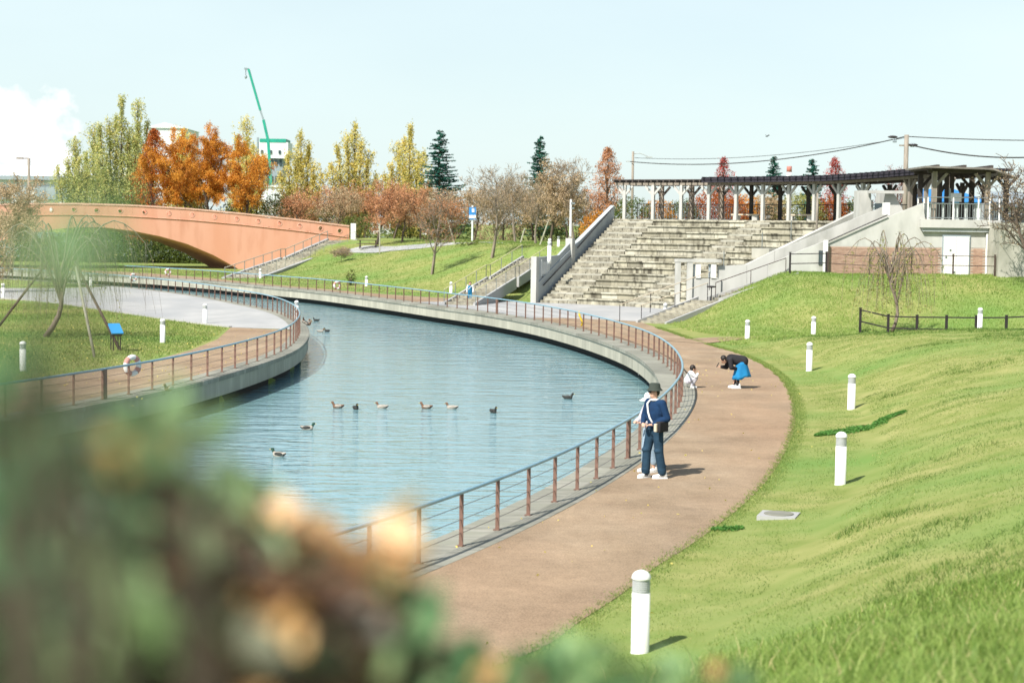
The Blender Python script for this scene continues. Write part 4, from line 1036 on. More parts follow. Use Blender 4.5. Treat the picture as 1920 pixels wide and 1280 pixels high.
# ================================================================== people
def rem(name, mb, mat_, parent, vox=.012, it=6):
    o = mb.build(name, mat_, parent, True)
    r = o.modifiers.new('remesh', 'REMESH'); r.mode = 'VOXEL'; r.voxel_size = vox; r.use_smooth_shade = True
    s = o.modifiers.new('smooth', 'SMOOTH'); s.iterations = it; s.factor = .5; return o
def V3(*a): return Vector(a)
def head_parts(t, c, yaw, tilt, s=1.0, hair=True, hairlen=.0):
    """head with face; c = centre, yaw = facing angle (local +Y = 0), tilt = nod down"""
    Mx = Matrix.Rotation(yaw, 3, 'Z') @ Matrix.Rotation(-tilt, 3, 'X'); f = lambda x, y, z: V3(*c) + Mx @ V3(x * s, y * s, z * s)
    mb = MB(); mb.ell(c, (.075 * s, .092 * s, .112 * s), M=Mx); mb.ell(f(0, .02, -.055), (.055 * s, .07 * s, .065 * s), M=Mx)
    mb.cap(f(0, .085, .005), f(0, .108, -.022), .012 * s, .017 * s); mb.ell(f(0, .088, -.06), (.028 * s, .012 * s, .010 * s), M=Mx)
    for q in (-1, 1): mb.ell(f(q * .078, -.005, -.01), (.012 * s, .022 * s, .032 * s), M=Mx)
    return mb, Mx, f
def face(t, f, Mx, s=1.0):
    for q in (-1, 1):
        MB().ell(f(q * .031, .084, .012), (.012 * s, .006 * s, .007 * s), 8, 6, Mx).build('eye', M['hair'], t)
        MB().ell(f(q * .032, .088, .034), (.018 * s, .005 * s, .004 * s), 8, 6, Mx).build('eyebrow', M['hair'], t)
def hand(mb, w, d, up, s=1.0, curl=.5, thumb=1):
    """palm plus four unequal fingers and a thumb, from wrist w along d; up = back of the hand"""
    d = d.normalized(); up = (up - d * up.dot(d)).normalized(); sd = d.cross(up)
    mb.ell(w + d * .045 * s, (.036 * s, .036 * s, .02 * s), M=Matrix((sd, d, up)).transposed())
    for i, L in enumerate((.030, .036, .033, .025)):
        b = w + d * .075 * s + sd * (-.027 + .018 * i) * s; m1 = b + (d * math.cos(curl * .6) - up * math.sin(curl * .6)) * L * s
        m2 = m1 + (d * math.cos(curl * 1.5) - up * math.sin(curl * 1.5)) * L * .85 * s
        mb.cap(b, m1, .0095 * s, .009 * s, 6); mb.cap(m1, m2, .009 * s, .0075 * s, 6)
    b = w + d * .03 * s - sd * .032 * s * thumb; m1 = b + (d * .7 - sd * thumb * .6 - up * .2).normalized() * .036 * s
    mb.cap(b, m1, .012 * s, .010 * s, 6); mb.cap(m1, m1 + (d - up * .4).normalized() * .028 * s, .010 * s, .008 * s, 6)
def shoe(t, p, yaw, m, s=1.0, stripes=False, sole=None, pitch=0):
    R_ = Matrix.Rotation(yaw, 3, 'Z') @ Matrix.Rotation(pitch, 3, 'X'); f = lambda x, y, z: V3(*p) + R_ @ V3(x * s, y * s, z * s)
    mb = MB(); mb.cap(f(0, -.05, .055), f(0, .02, .055), .046 * s, .044 * s); mb.cap(f(0, .02, .045), f(0, .145, .035), .045 * s, .036 * s); mb.cap(f(0, -.05, .06), f(0, -.04, .105), .042 * s, .046 * s)
    o = rem('shoe', mb, m, t, .008 * s, 3)
    q = MB(); q.vprism([f(x, y, 0.0) for x, y in ((-.035, -.095), (.035, -.095), (.045, .0), (.046, .10), (.03, .165), (0, .185), (-.03, .165), (-.046, .10), (-.045, 0))], R_ @ V3(0, 0, .024 * s)); q.build('sole', sole or M['white_cloth'], o)
    if stripes:
        for k in range(3):
            for sx in (-1, 1): MB().bar(f(sx * .047, .0 + k * .028, .035), f(sx * .043, -.012 + k * .028, .082), .008 * s, .010 * s).build('stripe', M['blackcloth'], o)
def man():
    x, y = at(1226, 896); t = empty('person', (x, y, .008), math.radians(128), 'standing adult in dark bucket hat, navy sweater and dark trousers with a black crossbody bag', 'person')
    s = 1.0
    hip = {-1: V3(-.09, 0, .90), 1: V3(.09, 0, .90)}; foot = {-1: V3(-.16, -.06, .09), 1: V3(.10, .12, .09)}
    knee = {-1: V3(-.13, .0, .49), 1: V3(.10, .10, .50)}
    sh = {-1: V3(-.185, -.01, 1.42), 1: V3(.185, .0, 1.42)}
    elb = {-1: V3(-.27, -.06, 1.14), 1: V3(.26, .03, 1.14)}; wr = {-1: V3(-.11, .16, 1.02), 1: V3(.08, .23, 1.03)}
    hc = (0.0, .03, 1.615); yaw = math.radians(-22)
    # body: one continuous figure
    mb, Mx, f = head_parts(t, hc, yaw, .05)
    mb.cap((0, .0, 1.40), (0, .02, 1.53), .062, .052)
    mb.ell((0, 0, 1.24), (.155, .10, .24)); mb.ell((0, 0, .96), (.15, .105, .12)); mb.cap(sh[-1], sh[1], .06, .06)
    for q in (-1, 1):
        mb.cap(hip[q], knee[q], .082, .056); mb.cap(knee[q], foot[q], .055, .038); mb.cap(sh[q], elb[q], .052, .040); mb.cap(elb[q], wr[q], .038, .026)
        hand(mb, wr[q], V3(-q * .75, .55, -.05), V3(0, .2, 1), 1.0, .8, q)
    rem('body', mb, M['skin'], t, .0085, 3)
    face(t, f, Mx)
    # sweater
    mb = MB(); mb.ell((0, 0, 1.22), (.185, .128, .26)); mb.ell((0, -.01, 1.06), (.175, .13, .15)); mb.cap(sh[-1] + V3(.02, 0, -.01), sh[1] + V3(-.02, 0, -.01), .075, .075); mb.cap((0, 0, 1.40), (0, .01, 1.475), .075, .06)
    for q in (-1, 1): mb.cap(sh[q], elb[q], .074, .068); mb.cap(elb[q], wr[q] + (elb[q] - wr[q]) * .10, .066, .045); mb.ell(elb[q], (.07, .07, .075))
    mb.ell((0, .0, .965), (.178, .125, .05))
    rem('sweater', mb, M['navy'], t, .012, 4)
    mb = MB(); mb.lathe([(.075, 0), (.085, .02), (.075, .04)], 16, (0, .01, 1.455)); mb.build('collar', M['white_cloth'], t, True)
    # trousers
    mb = MB(); mb.ell((0, 0, .90), (.165, .12, .13))
    for q in (-1, 1):
        mb.cap(hip[q], knee[q], .105, .085, 12); mb.cap(knee[q], foot[q] + V3(0, 0, .03), .084, .082, 12); mb.ell(knee[q] + V3(0, .02, .03), (.085, .09, .06)); mb.ell(foot[q] + V3(0, .01, .07), (.085, .09, .035)); mb.ell(foot[q] + V3(.01, -.01, .15), (.088, .085, .03))
    rem('trousers', mb, M['teal_trouser'], t, .012, 3)
    shoe(t, foot[-1] - V3(0, 0, .09), math.radians(-28), M['white'], 1.05, True); shoe(t, foot[1] - V3(0, 0, .09), math.radians(-4), M['white'], 1.05, True)
    # bucket hat
    c = V3(*hc) + V3(0, -.012, .070); h = MB(); h.lathe([(.155, -.035), (.15, -.03), (.108, .02), (.100, .085), (.085, .10), (.001, .105)], 24, c); h.build('bucket_hat', M['olive'], t, True)
    q = MB(); q.ell(V3(*hc) + Mx @ V3(0, -.038, .0), (.080, .070, .085)); rem('hair', q, M['hair'], t, .01, 2)
    gl = MB()
    for q in (-1, 1): gl.box(f(q * .034, .094, .012), (.052, .012, .032), yaw)
    gl.bar(f(-.06, .09, .014), f(-.08, -.01, .01), .006); gl.bar(f(.06, .09, .014), f(.08, -.01, .01), .006); gl.build('sunglasses', M['blackcloth'], t)
    # strap and bag
    st = [V3(.07, .06, 1.47), V3(.08, .125, 1.40), V3(.03, .150, 1.25), V3(-.02, .152, 1.14), V3(-.10, .13, 1.03)]
    MB().tube(st, .018, 6).build('shoulder_strap', M['white_cloth'], t, True)
    b = MB(); b.box((-.235, .03, .99), (.10, .30, .20), .25, 0, 0); o = b.build('crossbody_bag', M['blackcloth'], t); bv = o.modifiers.new('bevel', 'BEVEL'); bv.width = .02; bv.segments = 2
    b = MB(); b.box((-.245, .19, .98), (.06, .10, .15), .35); o = b.build('beige_pouch', M['tan'], t); bv = o.modifiers.new('bevel', 'BEVEL'); bv.width = .012; bv.segments = 2
man()
def woman_white_cap():
    x, y = at(1217, 885); t = empty('person', (x, y, .008), math.radians(118), 'partly hidden adult in white cap, lilac top and pale blue trousers at the railing', 'person'); t.scale = (.95,) * 3
    hip = {-1: V3(-.08, 0, .84), 1: V3(.08, 0, .84)}; foot = {-1: V3(-.10, -.05, .09), 1: V3(.08, .05, .09)}; knee = {-1: V3(-.09, .01, .47), 1: V3(.09, .04, .47)}
    sh = {-1: V3(-.16, 0, 1.31), 1: V3(.16, 0, 1.31)}; elb = {-1: V3(-.21, .08, 1.06), 1: V3(.21, .08, 1.06)}; wr = {-1: V3(-.08, .24, 1.02), 1: V3(.10, .26, 1.03)}
    hc = (0, .03, 1.50); yaw = math.radians(5)
    mb, Mx, f = head_parts(t, hc, yaw, .15, .95); mb.cap((0, 0, 1.30), (0, .02, 1.43), .055, .046)
    mb.ell((0, 0, 1.14), (.135, .09, .22)); mb.ell((0, 0, .88), (.14, .10, .11)); mb.cap(sh[-1], sh[1], .05, .05)
    for q in (-1, 1):
        mb.cap(hip[q], knee[q], .078, .05); mb.cap(knee[q], foot[q], .048, .034); mb.cap(sh[q], elb[q], .045, .035); mb.cap(elb[q], wr[q], .033, .023); hand(mb, wr[q], V3(-q * .5, .8, 0), V3(0, 0, 1), .9, .7, q)
    rem('body', mb, M['skin'], t, .009, 3); face(t, f, Mx, .95)
    mb = MB(); mb.ell((0, 0, 1.13), (.165, .115, .24)); mb.ell((0, 0, .93), (.17, .12, .10)); mb.cap(sh[-1], sh[1], .066, .066)
    for q in (-1, 1): mb.cap(sh[q], elb[q], .068, .072); mb.cap(elb[q], wr[q] + (elb[q] - wr[q]) * .08, .075, .055)
    rem('top', mb, M['lilac'], t, .012, 4)
    mb = MB(); mb.ell((0, 0, .84), (.15, .115, .12))
    for q in (-1, 1): mb.cap(hip[q], knee[q], .10, .082, 12); mb.cap(knee[q], foot[q] + V3(0, 0, .12), .08, .075, 12)
    rem('trousers', mb, M['jeans'], t, .012, 3)
    for q in (-1, 1): shoe(t, foot[q] - V3(0, 0, .09), .1 * -q, M['white'], .95)
    q = MB(); q.ell(V3(*hc) + V3(0, -.025, -.02), (.08, .085, .10)); rem('hair', q, M['hair'], t, .01, 2)
    c = V3(*hc); h = MB(); h.lathe([(.098, .0), (.102, .03), (.09, .085), (.05, .112), (.001, .118)], 22, c + V3(0, 0, .005)); h.build('cap', M['white'], t, True)
    b = MB(); b.vprism([c + V3(math.sin(a) * .1, math.cos(a) * .1, .01) for a in np.linspace(-1.1, 1.1, 8)] + [c + V3(math.sin(a) * .13, math.cos(a) * .22, -.045) for a in np.linspace(.75, -.75, 8)], (0, 0, .008)); b.build('cap_peak', M['white'], t)
woman_white_cap()
def bending_woman():
    x, y = at(1381, 728); t = empty('person', (x, y, .008), math.radians(92), 'person bending forward to take a photo, in black jumper and bright blue skirt', 'person')
    # local +Y = forward (image left)
    hip = {-1: V3(-.08, -.16, .76), 1: V3(.08, -.16, .76)}; foot = {-1: V3(-.09, -.02, .08), 1: V3(.09, .06, .08)}; knee = {-1: V3(-.09, .0, .42), 1: V3(.09, .03, .42)}
    sh = {-1: V3(-.16, .22, .84), 1: V3(.16, .22, .84)}; elb = {-1: V3(-.19, .20, .62), 1: V3(.19, .28, .60)}; wr = {-1: V3(-.08, .02, .58), 1: V3(.08, .46, .62)}
    hc = (0, .40, .83); yaw = 0
    mb, Mx, f = head_parts(t, hc, yaw, .95, .95)
    mb.cap((0, .22, .85), (0, .36, .85), .055, .05); mb.cap((0, -.14, .80), (0, .16, .86), .13, .12); mb.cap(sh[-1], sh[1], .05, .05)
    for q in (-1, 1):
        mb.cap(hip[q], knee[q], .08, .05); mb.cap(knee[q], foot[q], .048, .034); mb.cap(sh[q], elb[q], .045, .035); mb.cap(elb[q], wr[q], .034, .023)
        hand(mb, wr[q], V3(-q * .2, 1 if q > 0 else .3, .15 if q > 0 else -.8), V3(0, -.2, 1) if q > 0 else V3(0, 1, 0), .9, .9, q)
    rem('body', mb, M['skin'], t, .009, 3); face(t, f, Mx, .95)
    mb = MB(); mb.cap((0, -.17, .80), (0, .18, .86), .165, .15, 14); mb.ell((0, -.2, .78), (.17, .13, .17)); mb.cap(sh[-1], sh[1], .075, .075)
    for q in (-1, 1): mb.cap(sh[q], elb[q], .075, .07); mb.cap(elb[q], wr[q] + (elb[q] - wr[q]) * .1, .07, .05)
    rem('jumper', mb, M['blackcloth'], t, .012, 4)
    # skirt: flared tube, hem lifted at the back
    mb = MB(); vs = []; n = 28; rows = 7
    for r in range(rows):
        u = r / (rows - 1)
        for k in range(n):
            a = 2 * math.pi * k / n; fl = 1 + .10 * math.sin(a * 7 + 1) * u
            rx = (.15 + .05 * u) * fl; ry = (.14 + .10 * u) * fl
            vs.append((rx * math.cos(a), -.13 + .02 * u + ry * math.sin(a) - .05 * u * (math.sin(a) < 0), .78 - .52 * u + (.08 * u if math.sin(a) < 0 else 0)))
    fs = [(r * n + k, r * n + (k + 1) % n, (r + 1) * n + (k + 1) % n, (r + 1) * n + k) for r in range(rows - 1) for k in range(n)]
    mb.add(vs, fs); o = mb.build('skirt', M['skirt'], t, True); sd = o.modifiers.new('solid', 'SOLIDIFY'); sd.thickness = .012
    mb = MB()
    for q in (-1, 1): mb.cap(V3(q * .09, -.02, .34), foot[q], .052, .04)
    rem('socks', mb, M['blackcloth'], t, .009, 2)
    for q in (-1, 1): shoe(t, foot[q] - V3(0, 0, .08), -.1 * q, M['white'], 1.0)
    q = MB(); q.ell(V3(*hc) + Mx @ V3(0, -.03, .025), (.092, .095, .105)); q.ell(V3(*hc) + Mx @ V3(0, -.06, -.07), (.07, .06, .07)); rem('hair', q, M['hair'], t, .01, 2)
    p = MB(); p.box((.06, .56, .68), (.075, .012, .15), 0, .5); o = p.build('phone', M['blackcloth'], None); tag(o, 'dark phone held out by the bending person in black jumper', 'phone'); o.matrix_world = Matrix.Translation((x, y, .008)) @ Matrix.Rotation(math.radians(92), 4, 'Z')
bending_woman()
def crouching_child():
    x, y = at(1296, 727); t = empty('person', (x, y, .008), math.radians(-95), 'small child with black hair in white clothes crouching at the railing', 'person')
    hip = {-1: V3(-.07, -.10, .18), 1: V3(.07, -.10, .18)}; knee = {-1: V3(-.09, .14, .30), 1: V3(.09, .14, .30)}; foot = {-1: V3(-.07, .03, .06), 1: V3(.07, .03, .06)}
    sh = {-1: V3(-.11, .0, .42), 1: V3(.11, .0, .42)}; elb = {-1: V3(-.14, .13, .34), 1: V3(.14, .13, .34)}; wr = {-1: V3(-.05, .19, .42), 1: V3(.05, .19, .42)}
    hc = (0, .05, .56)
    mb, Mx, f = head_parts(t, hc, 0.2, .1, .88); mb.cap((0, 0, .42), (0, .03, .50), .04, .04); mb.cap((0, -.08, .2), (0, -.01, .40), .10, .09); mb.cap(sh[-1], sh[1], .035, .035)
    for q in (-1, 1): mb.cap(hip[q], knee[q], .055, .045); mb.cap(knee[q], foot[q], .042, .03); mb.cap(sh[q], elb[q], .033, .028); mb.cap(elb[q], wr[q], .027, .02); hand(mb, wr[q], V3(-q * .3, .3, .8), V3(0, 1, 0), .7, .6, q)
    rem('body', mb, M['skin'], t, .008, 3); face(t, f, Mx, .88)
    mb = MB(); mb.cap((0, -.09, .20), (0, -.01, .40), .135, .11, 14); mb.cap(sh[-1], sh[1], .055, .055)
    for q in (-1, 1): mb.cap(sh[q], elb[q], .052, .048); mb.cap(elb[q], wr[q] + (elb[q] - wr[q]) * .12, .046, .038)
    rem('jacket', mb, M['white_cloth'], t, .01, 3)
    mb = MB()
    for q in (-1, 1): mb.cap(hip[q], knee[q], .075, .06); mb.cap(knee[q], foot[q] + V3(0, 0, .03), .06, .05)
    rem('trousers', mb, M['lilac'], t, .01, 3)
    for q in (-1, 1): shoe(t, foot[q] - V3(0, -.01, .06), 0, M['white'], .72)
    q = MB(); q.ell(V3(*hc) + Mx @ V3(0, -.022, .022), (.083, .09, .098)); rem('hair', q, M['hair'], t, .008, 2)
crouching_child()
def far_child():
    x, y = at(881, 569); t = empty('person', (x, y, .012), math.radians(180), 'distant child in teal blue vest and trousers on the far plaza by the yellow-railed steps', 'person'); k = .74
    def v(a, b, c): return V3(a * k, b * k, c * k)
    mb, Mx, f = head_parts(t, v(0, .02, 1.58), 0, 0, .95); mb.cap(v(0, 0, 1.38), v(0, .01, 1.5), .05, .045); mb.ell(v(0, 0, 1.22), (.12, .08, .19))
    hip = {q: v(q * .09, 0, .9) for q in (-1, 1)}; knee = {q: v(q * .10, .02, .48) for q in (-1, 1)}; foot = {q: v(q * .10, -.01, .10) for q in (-1, 1)}; sh = {q: v(q * .18, 0, 1.42) for q in (-1, 1)}; el = {q: v(q * .26, .02, 1.14) for q in (-1, 1)}; wr = {q: v(q * .24, .10, .92) for q in (-1, 1)}
    for q in (-1, 1): mb.cap(hip[q], knee[q], .06, .045); mb.cap(knee[q], foot[q], .042, .03); mb.cap(sh[q], el[q], .036, .03); mb.cap(el[q], wr[q], .03, .022); hand(mb, wr[q], V3(0, .1, -1), V3(q, 0, 0), .75, .4, q)
    rem('body', mb, M['skin'], t, .01, 3); face(t, f, Mx, .95)
    mb = MB(); mb.ell(v(0, 0, 1.22), (.145, .10, .20)); mb.ell(v(0, 0, 1.0), (.14, .10, .09)); rem('vest', mb, M['tealcloth'], t, .012, 3)
    mb = MB()
    for q in (-1, 1): mb.cap(sh[q], el[q], .05, .045); mb.cap(el[q], wr[q], .043, .036)
    rem('sleeves', mb, M['white_cloth'], t, .01, 2)
    mb = MB(); mb.ell(v(0, 0, .88), (.125, .09, .08))
    for q in (-1, 1): mb.cap(hip[q], knee[q], .07, .058); mb.cap(knee[q], foot[q], .055, .045)
    rem('trousers', mb, M['tealcloth'], t, .012, 3)
    for q in (-1, 1): shoe(t, foot[q] - V3(0, 0, .10 * k), 0, M['white'], .78)
    q = MB(); q.ell(v(0, -.01, 1.62), (.085, .095, .10)); rem('hair', q, M['hair'], t, .01, 2)
    MB().bar(v(-.14, .13, 1.42), v(.13, .135, 1.12), .03).build('pale_strap', M['white_cloth'], t)
far_child()

# ================================================================== ducks
def duck_proto(kind):
    t = empty('duck', (0, 0, 0), 0, 'x', 'duck')
    bm, hm = {'brown': (M['duckbrown'], M['duckbrown']), 'grey': (M['duckgrey'], M['duckbrown']), 'dark': (M['duckdark'], M['duckdark']), 'drake': (M['duckgrey'], M['duckgreen']), 'white': (M['duckwhite'], M['duckwhite'])}[kind]
    mb = MB(); mb.ell((0, 0, .055), (.085, .17, .085)); mb.cap((0, .10, .07), (0, .165, .17), .055, .034); mb.ell((0, .175, .195), (.036, .045, .038)); mb.cap((0, -.12, .08), (0, -.22, .12), .05, .015)
    o = rem('body', mb, bm, t, .009, 2)
    h = MB(); h.ell((0, .178, .198), (.039, .048, .041)); h.cap((0, .16, .175), (0, .14, .13), .038, .042); h.build('head', hm, t, True)
    b = MB(); b.box((0, .235, .188), (.032, .06, .014)); b.build('bill', M['duckbill'], t)
    for s in (-1, 1):
        w = MB(); w.ell((s * .07, -.03, .085), (.022, .12, .05)); w.build('wing', M['duckdark'] if kind in ('dark', 'drake') else M['duckgrey'], t, True)
    w = MB(); w.cap((0, -.15, .07), (0, -.21, .09), .042, .02); w.build('tail_coverts', M['duckdark'] if kind != 'white' else M['duckwhite'], t, True)
    return t
DK = {}
def duck(px, py, kind, head, label, z=-.93, group='ducks on the canal'):
    x, y = at(px, py, z + .0)
    if kind not in DK: DK[kind] = duck_proto(kind); o = DK[kind]
    else: o = copy_tree(DK[kind])
    o.location = (x, y, z); o.rotation_euler = (0, 0, math.radians(head)); o['label'] = label; o['group'] = group; o.scale = (.9,) * 3
duck(633, 765, 'brown', 85, 'brown duck heading left, leftmost in the row of swimming ducks')
duck(667, 768, 'dark', -160, 'dark duck beside the leftmost brown duck of the row')
duck(716, 766, 'grey', 85, 'pale grey duck with brown head, third of the row from the left')
duck(799, 766, 'brown', 80, 'brown duck in the middle of the row, just right of the gap')
duck(847, 767, 'grey', 82, 'pale grey brown-headed duck right beside the middle brown duck')
duck(925, 774, 'dark', -150, 'dark duck at the right end of the row')
duck(1065, 748, 'dark', -110, 'lone dark duck swimming right of the row, below the amphitheatre')
duck(577, 806, 'drake', -90, 'green-headed drake heading right, below the left end of the row')
duck(522, 856, 'drake', 70, 'drake nearest to the blurred shrub at the lower left')
duck(1206, 706, 'white', -80, 'white duck close under the quay wall behind the bucket hat')
duck(593, 602, 'dark', 100, 'far small dark duck upper one off the left bank tip')
duck(601, 623, 'grey', -90, 'far duck lower left one off the left bank tip')
duck(613, 622, 'dark', 60, 'far dark duck lower right one off the left bank tip')
duck(569, 603, 'brown', 10, 'brown duck resting at the back on the coping of the left bank tip', 0.0, 'ducks on the coping')
duck(574, 606, 'grey', -80, 'grey duck resting between its neighbours on the coping of the left bank tip', 0.0, 'ducks on the coping')
duck(578, 609, 'brown', -120, 'brown duck resting at the outer edge of the left bank tip coping', 0.0, 'ducks on the coping')
duck(316, 732, 'brown', 150, 'brown duck resting alone on the left coping below the railing', 0.0, 'ducks on the coping')

# ================================================================== small things
def buoy(px, py, Y, label, yaw=0.2):
    p = sp(px, py, Y); t = empty('life_ring', p, yaw, label, 'life ring', 'life rings on the railings')
    n, m = 20, 8; vs = []; R1, r1 = .23, .075
    for i in range(n):
        a = 2 * math.pi * i / n
        for j in range(m): b = 2 * math.pi * j / m; vs.append(((R1 + r1 * math.cos(b)) * math.cos(a), r1 * math.sin(b), (R1 + r1 * math.cos(b)) * math.sin(a)))
    fs = lambda a0, a1: [((i % n) * m + j, (i % n) * m + (j + 1) % m, ((i + 1) % n) * m + (j + 1) % m, ((i + 1) % n) * m + j) for i in range(a0, a1) for j in range(m)]
    MB().add(vs, fs(0, n)).build('ring', M['white'], t, True)
    v2 = []
    for i in range(n):
        a = 2 * math.pi * i / n
        for j in range(m): b = 2 * math.pi * j / m; v2.append(((R1 + r1 * 1.06 * math.cos(b)) * math.cos(a), r1 * 1.06 * math.sin(b), (R1 + r1 * 1.06 * math.cos(b)) * math.sin(a)))
    for k in (2, 7, 12, 17): MB().add(v2, fs(k, k + 2)).build('red_band', M['orange_buoy'], t, True)
buoy(248, 685, at(260, 735)[1], 'red and white life ring on the left railing beside the thick post', .95)
buoy(632, 535, at(632, 546)[1] - .3, 'life ring on the far railing below the sunny lawn', .7)
buoy(315, 510, at(305, 519)[1] - .3, 'life ring on the far railing in front of the shaded bridge arch', .7)
buoy(250, 520, at(250, 535)[1] - .3, 'life ring on the railing behind the drooping willow twigs', .7)
def misc():
    # yellow tape on the far railing
    x, y = at(1085, 616); 
    o = MB().tube([(x, y - .06, .80), (x + .03, y - .1, .6), (x + .10, y - .1, .45), (x + .16, y - .1, .28), (x + .12, y - .1, .12)], .045, 5).build('yellow_cloth', M['yellow'], None, True); tag(o, 'yellow cloth strip tied to the far railing in front of the amphitheatre', 'cloth')
    # manhole in the grass
    x, y, z = onground(1460, 968, 20, 40); t = empty('manhole_cover', (x, y, z + .02), -.3, 'pale concrete manhole cover set in the grass beside the footpath', 'manhole cover')
    MB().box((0, 0, -.02), (.62, .62, .09)).build('frame', M['plaza'], t); MB().lathe([(.24, 0), (.24, .04), (.22, .045)], 24).build('lid', M['coping'], t)
    # small solar device on the left lawn
    x, y = at(217, 658); t = empty('solar_lamp', (x, y, 0.02), .5, 'small device on legs with tilted blue panel on the left lawn', 'solar panel')
    MB().box((0, 0, .78), (.42, .62, .05), 0, .55).build('panel', M['solar'], t); MB().box((0, .02, .70), (.36, .5, .10), 0, .55).build('housing', M['black'], t)
    for a in (-.13, .13):
        for b in (-.13, .16): MB().tube([(a, b, 0), (a, b, .72)], .022, 6).build('leg', M['black'], t)
    # blue road sign post
    p = sp(886, 400, 158); g = hz(p[0], p[1]); t = empty('sign_post', (p[0], p[1], g), 0, 'blue and white sign on a tall pole beyond the far lawn', 'sign')
    MB().tube([(0, 0, 0), (0, 0, p[2] - g + .7)], .08, 8).build('pole', M['ind_white'], t); MB().box((0, -.1, p[2] - g), (.62, .06, 1.1)).build('sign_board', M['blue_sign'], t)
    MB().box((0, -.14, p[2] - g - .3), (.62, .03, .28)).build('white_field', M['white'], t); MB().box((.05, -.14, p[2] - g + .25), (.22, .03, .30)).build('white_symbol', M['white'], t)
    # flying bird
    p = sp(1438, 256, 70); o = empty('bird', p, .6, 'tiny dark bird flying above the pergola', 'bird'); b = MB(); o.scale = (.5,) * 3; b.cap((0, -.10, 0), (0, .12, 0), .03, .03); b.build('body', M['duckdark'], o)
    for s in (-1, 1): MB().add([(0, .05, .01), (0, -.05, .01), (s * .12, -.02, .14), (s * .26, -.10, .10)], [(0, 1, 3, 2)]).build('wing', M['duckdark'], o)
    # parked dark car and yellow post behind the building
    p = sp(1912, 503, 118); t = empty('parked_car', (p[0] + .9, p[1], p[2]), 0, 'dark parked car beyond the building at the right edge', 'car')
    mb = MB(); prof = [(-2.1, .35), (-2.1, .85), (-1.3, 1.0), (-.8, 1.48), (.9, 1.5), (1.6, 1.0), (2.15, .85), (2.15, .35)]
    mb.vprism([(x, -.85, z) for x, z in prof], (0, 1.7, 0)); mb.build('body', M['blackcloth'], t)
    MB().vprism([(-1.15, -.87, 1.0), (-.7, -.87, 1.42), (.82, -.87, 1.42), (1.38, -.87, 1.0)], (0, 1.74, 0)).build('window', M['glass'], t)
    for x in (-1.35, 1.35):
        for y in (-.8, .8):
            w = MB(); w.tube([(x, y - .1, .32), (x, y + .1, .32)], .33, 18).build('wheel', M['rubber_and_shade'], t); MB().tube([(x, y - .12, .32), (x, y + .12, .32)], .19, 12).build('hub_cap', M['steel'], t)
    MB().box((-2.08, -.6, .72), (.08, .35, .14)).build('headlight', M['ind_white'], t)
    p = sp(1912, 503, 112); t = empty('yellow_marker', (p[0] , p[1], p[2]), 0, 'yellow marker post beside the dark parked car', 'post')
    MB().lathe([(.16, 0), (.16, .55), (.22, .56), (.22, .62), (.14, .66), (.12, .9), (.04, .98)], 14).build('body', M['yellow'], t, True); MB().box((0, 0, .72), (.5, .12, .12)).build('outlet', M['yellow'], t)
    # white double bar gate right of the drum
    t = empty('hoop_barrier', (*sp(1887, 515, 91)[:2], 1.9), 0, 'pair of pale hoop bars beside the curved end of the building', 'barrier')
    for dx in (0, .14): MB().tube([(dx, 0, 0), (dx, 0, .95), (dx + .25, 0, 1.1)], .035, 6).build('bar', M['white'], t)
misc()
# ================================================================== trees
def branch_tree(base, H, spread, n1=7, depth=3, trunk_r=.16, fork=.3, up=.55, seed=0, droop=0.0, jitter=.25, kids=4):
    """returns list of (points, radii) and tip points; recursive limbs"""
    r = random.Random(seed); out = []; tips = []
    def grow(p, d, L, rad, lev):
        n = 4 if lev else 6; pts = [p.copy()]; rr = [rad]; q = p.copy(); dd = d.copy()
        for i in range(n):
            dd = (dd + Vector((r.uniform(-1, 1), r.uniform(-1, 1), r.uniform(-.6, 1) * .6)) * jitter * .5 + Vector((0, 0, -droop if lev else 0))).normalized()
            q = q + dd * (L / n); pts.append(q.copy()); rr.append(rad * (1 - .62 * (i + 1) / n))
        out.append((pts, rr)); 
        if lev >= depth: tips.extend(pts[1:]); return
        k = n1 if lev == 0 else kids
        for j in range(k):
            t = (fork if lev == 0 else .25) + (1 - (fork if lev == 0 else .25)) * (j + r.random()) / k
            i = min(n - 1, int(t * n)); b = pts[i].lerp(pts[i + 1], t * n - i)
            a = j * 2.4 + r.random() * 1.2; side = dd.orthogonal().normalized(); side = Matrix.Rotation(a, 3, dd) @ side
            nd = (dd * up + side * (1 - up) + Vector((0, 0, .25 if not droop else -.0))).normalized()
            grow(b, nd, L * (spread if lev == 0 else .62) * r.uniform(.75, 1.1), rad * .42 * (1.1 - .5 * t), lev + 1)
    grow(Vector(base), Vector((0, 0, 1)), H, trunk_r, 0)
    return out, tips
def leaves(P, size, tint, rnd, flat=.0):
    """P (n,3) centres -> quads"""
    n = len(P); a = rnd.normal(size=(n, 3)); a[:, 2] *= 1 - flat * .7; a /= np.linalg.norm(a, axis=1)[:, None]
    b = np.cross(a, rnd.normal(size=(n, 3))); b /= np.linalg.norm(b, axis=1)[:, None]; s = (size * rnd.uniform(.55, 1.3, n))[:, None] * .5
    a = a * s; b = b * s * .7
    V = np.stack([P - a, P - b * .9, P + a, P + b * .9], 1).reshape(-1, 3)
    return V, np.arange(4 * n).reshape(-1, 4), tint
def tubes_np(lst, sides=4):
    Vs = []; Fs = []; n0 = 0
    mb = MB()
    for pts, rr in lst: mb.tube(pts, [max(x, .012) for x in rr], sides, False)
    return mb
def clumps_crown(c, shape, n, rnd, per, cs):
    """clump centres then leaves round them; shape(u)->points"""
    C = shape(n); P = np.repeat(C, per, 0) + rnd.normal(size=(n * per, 3)) * cs; return C, P
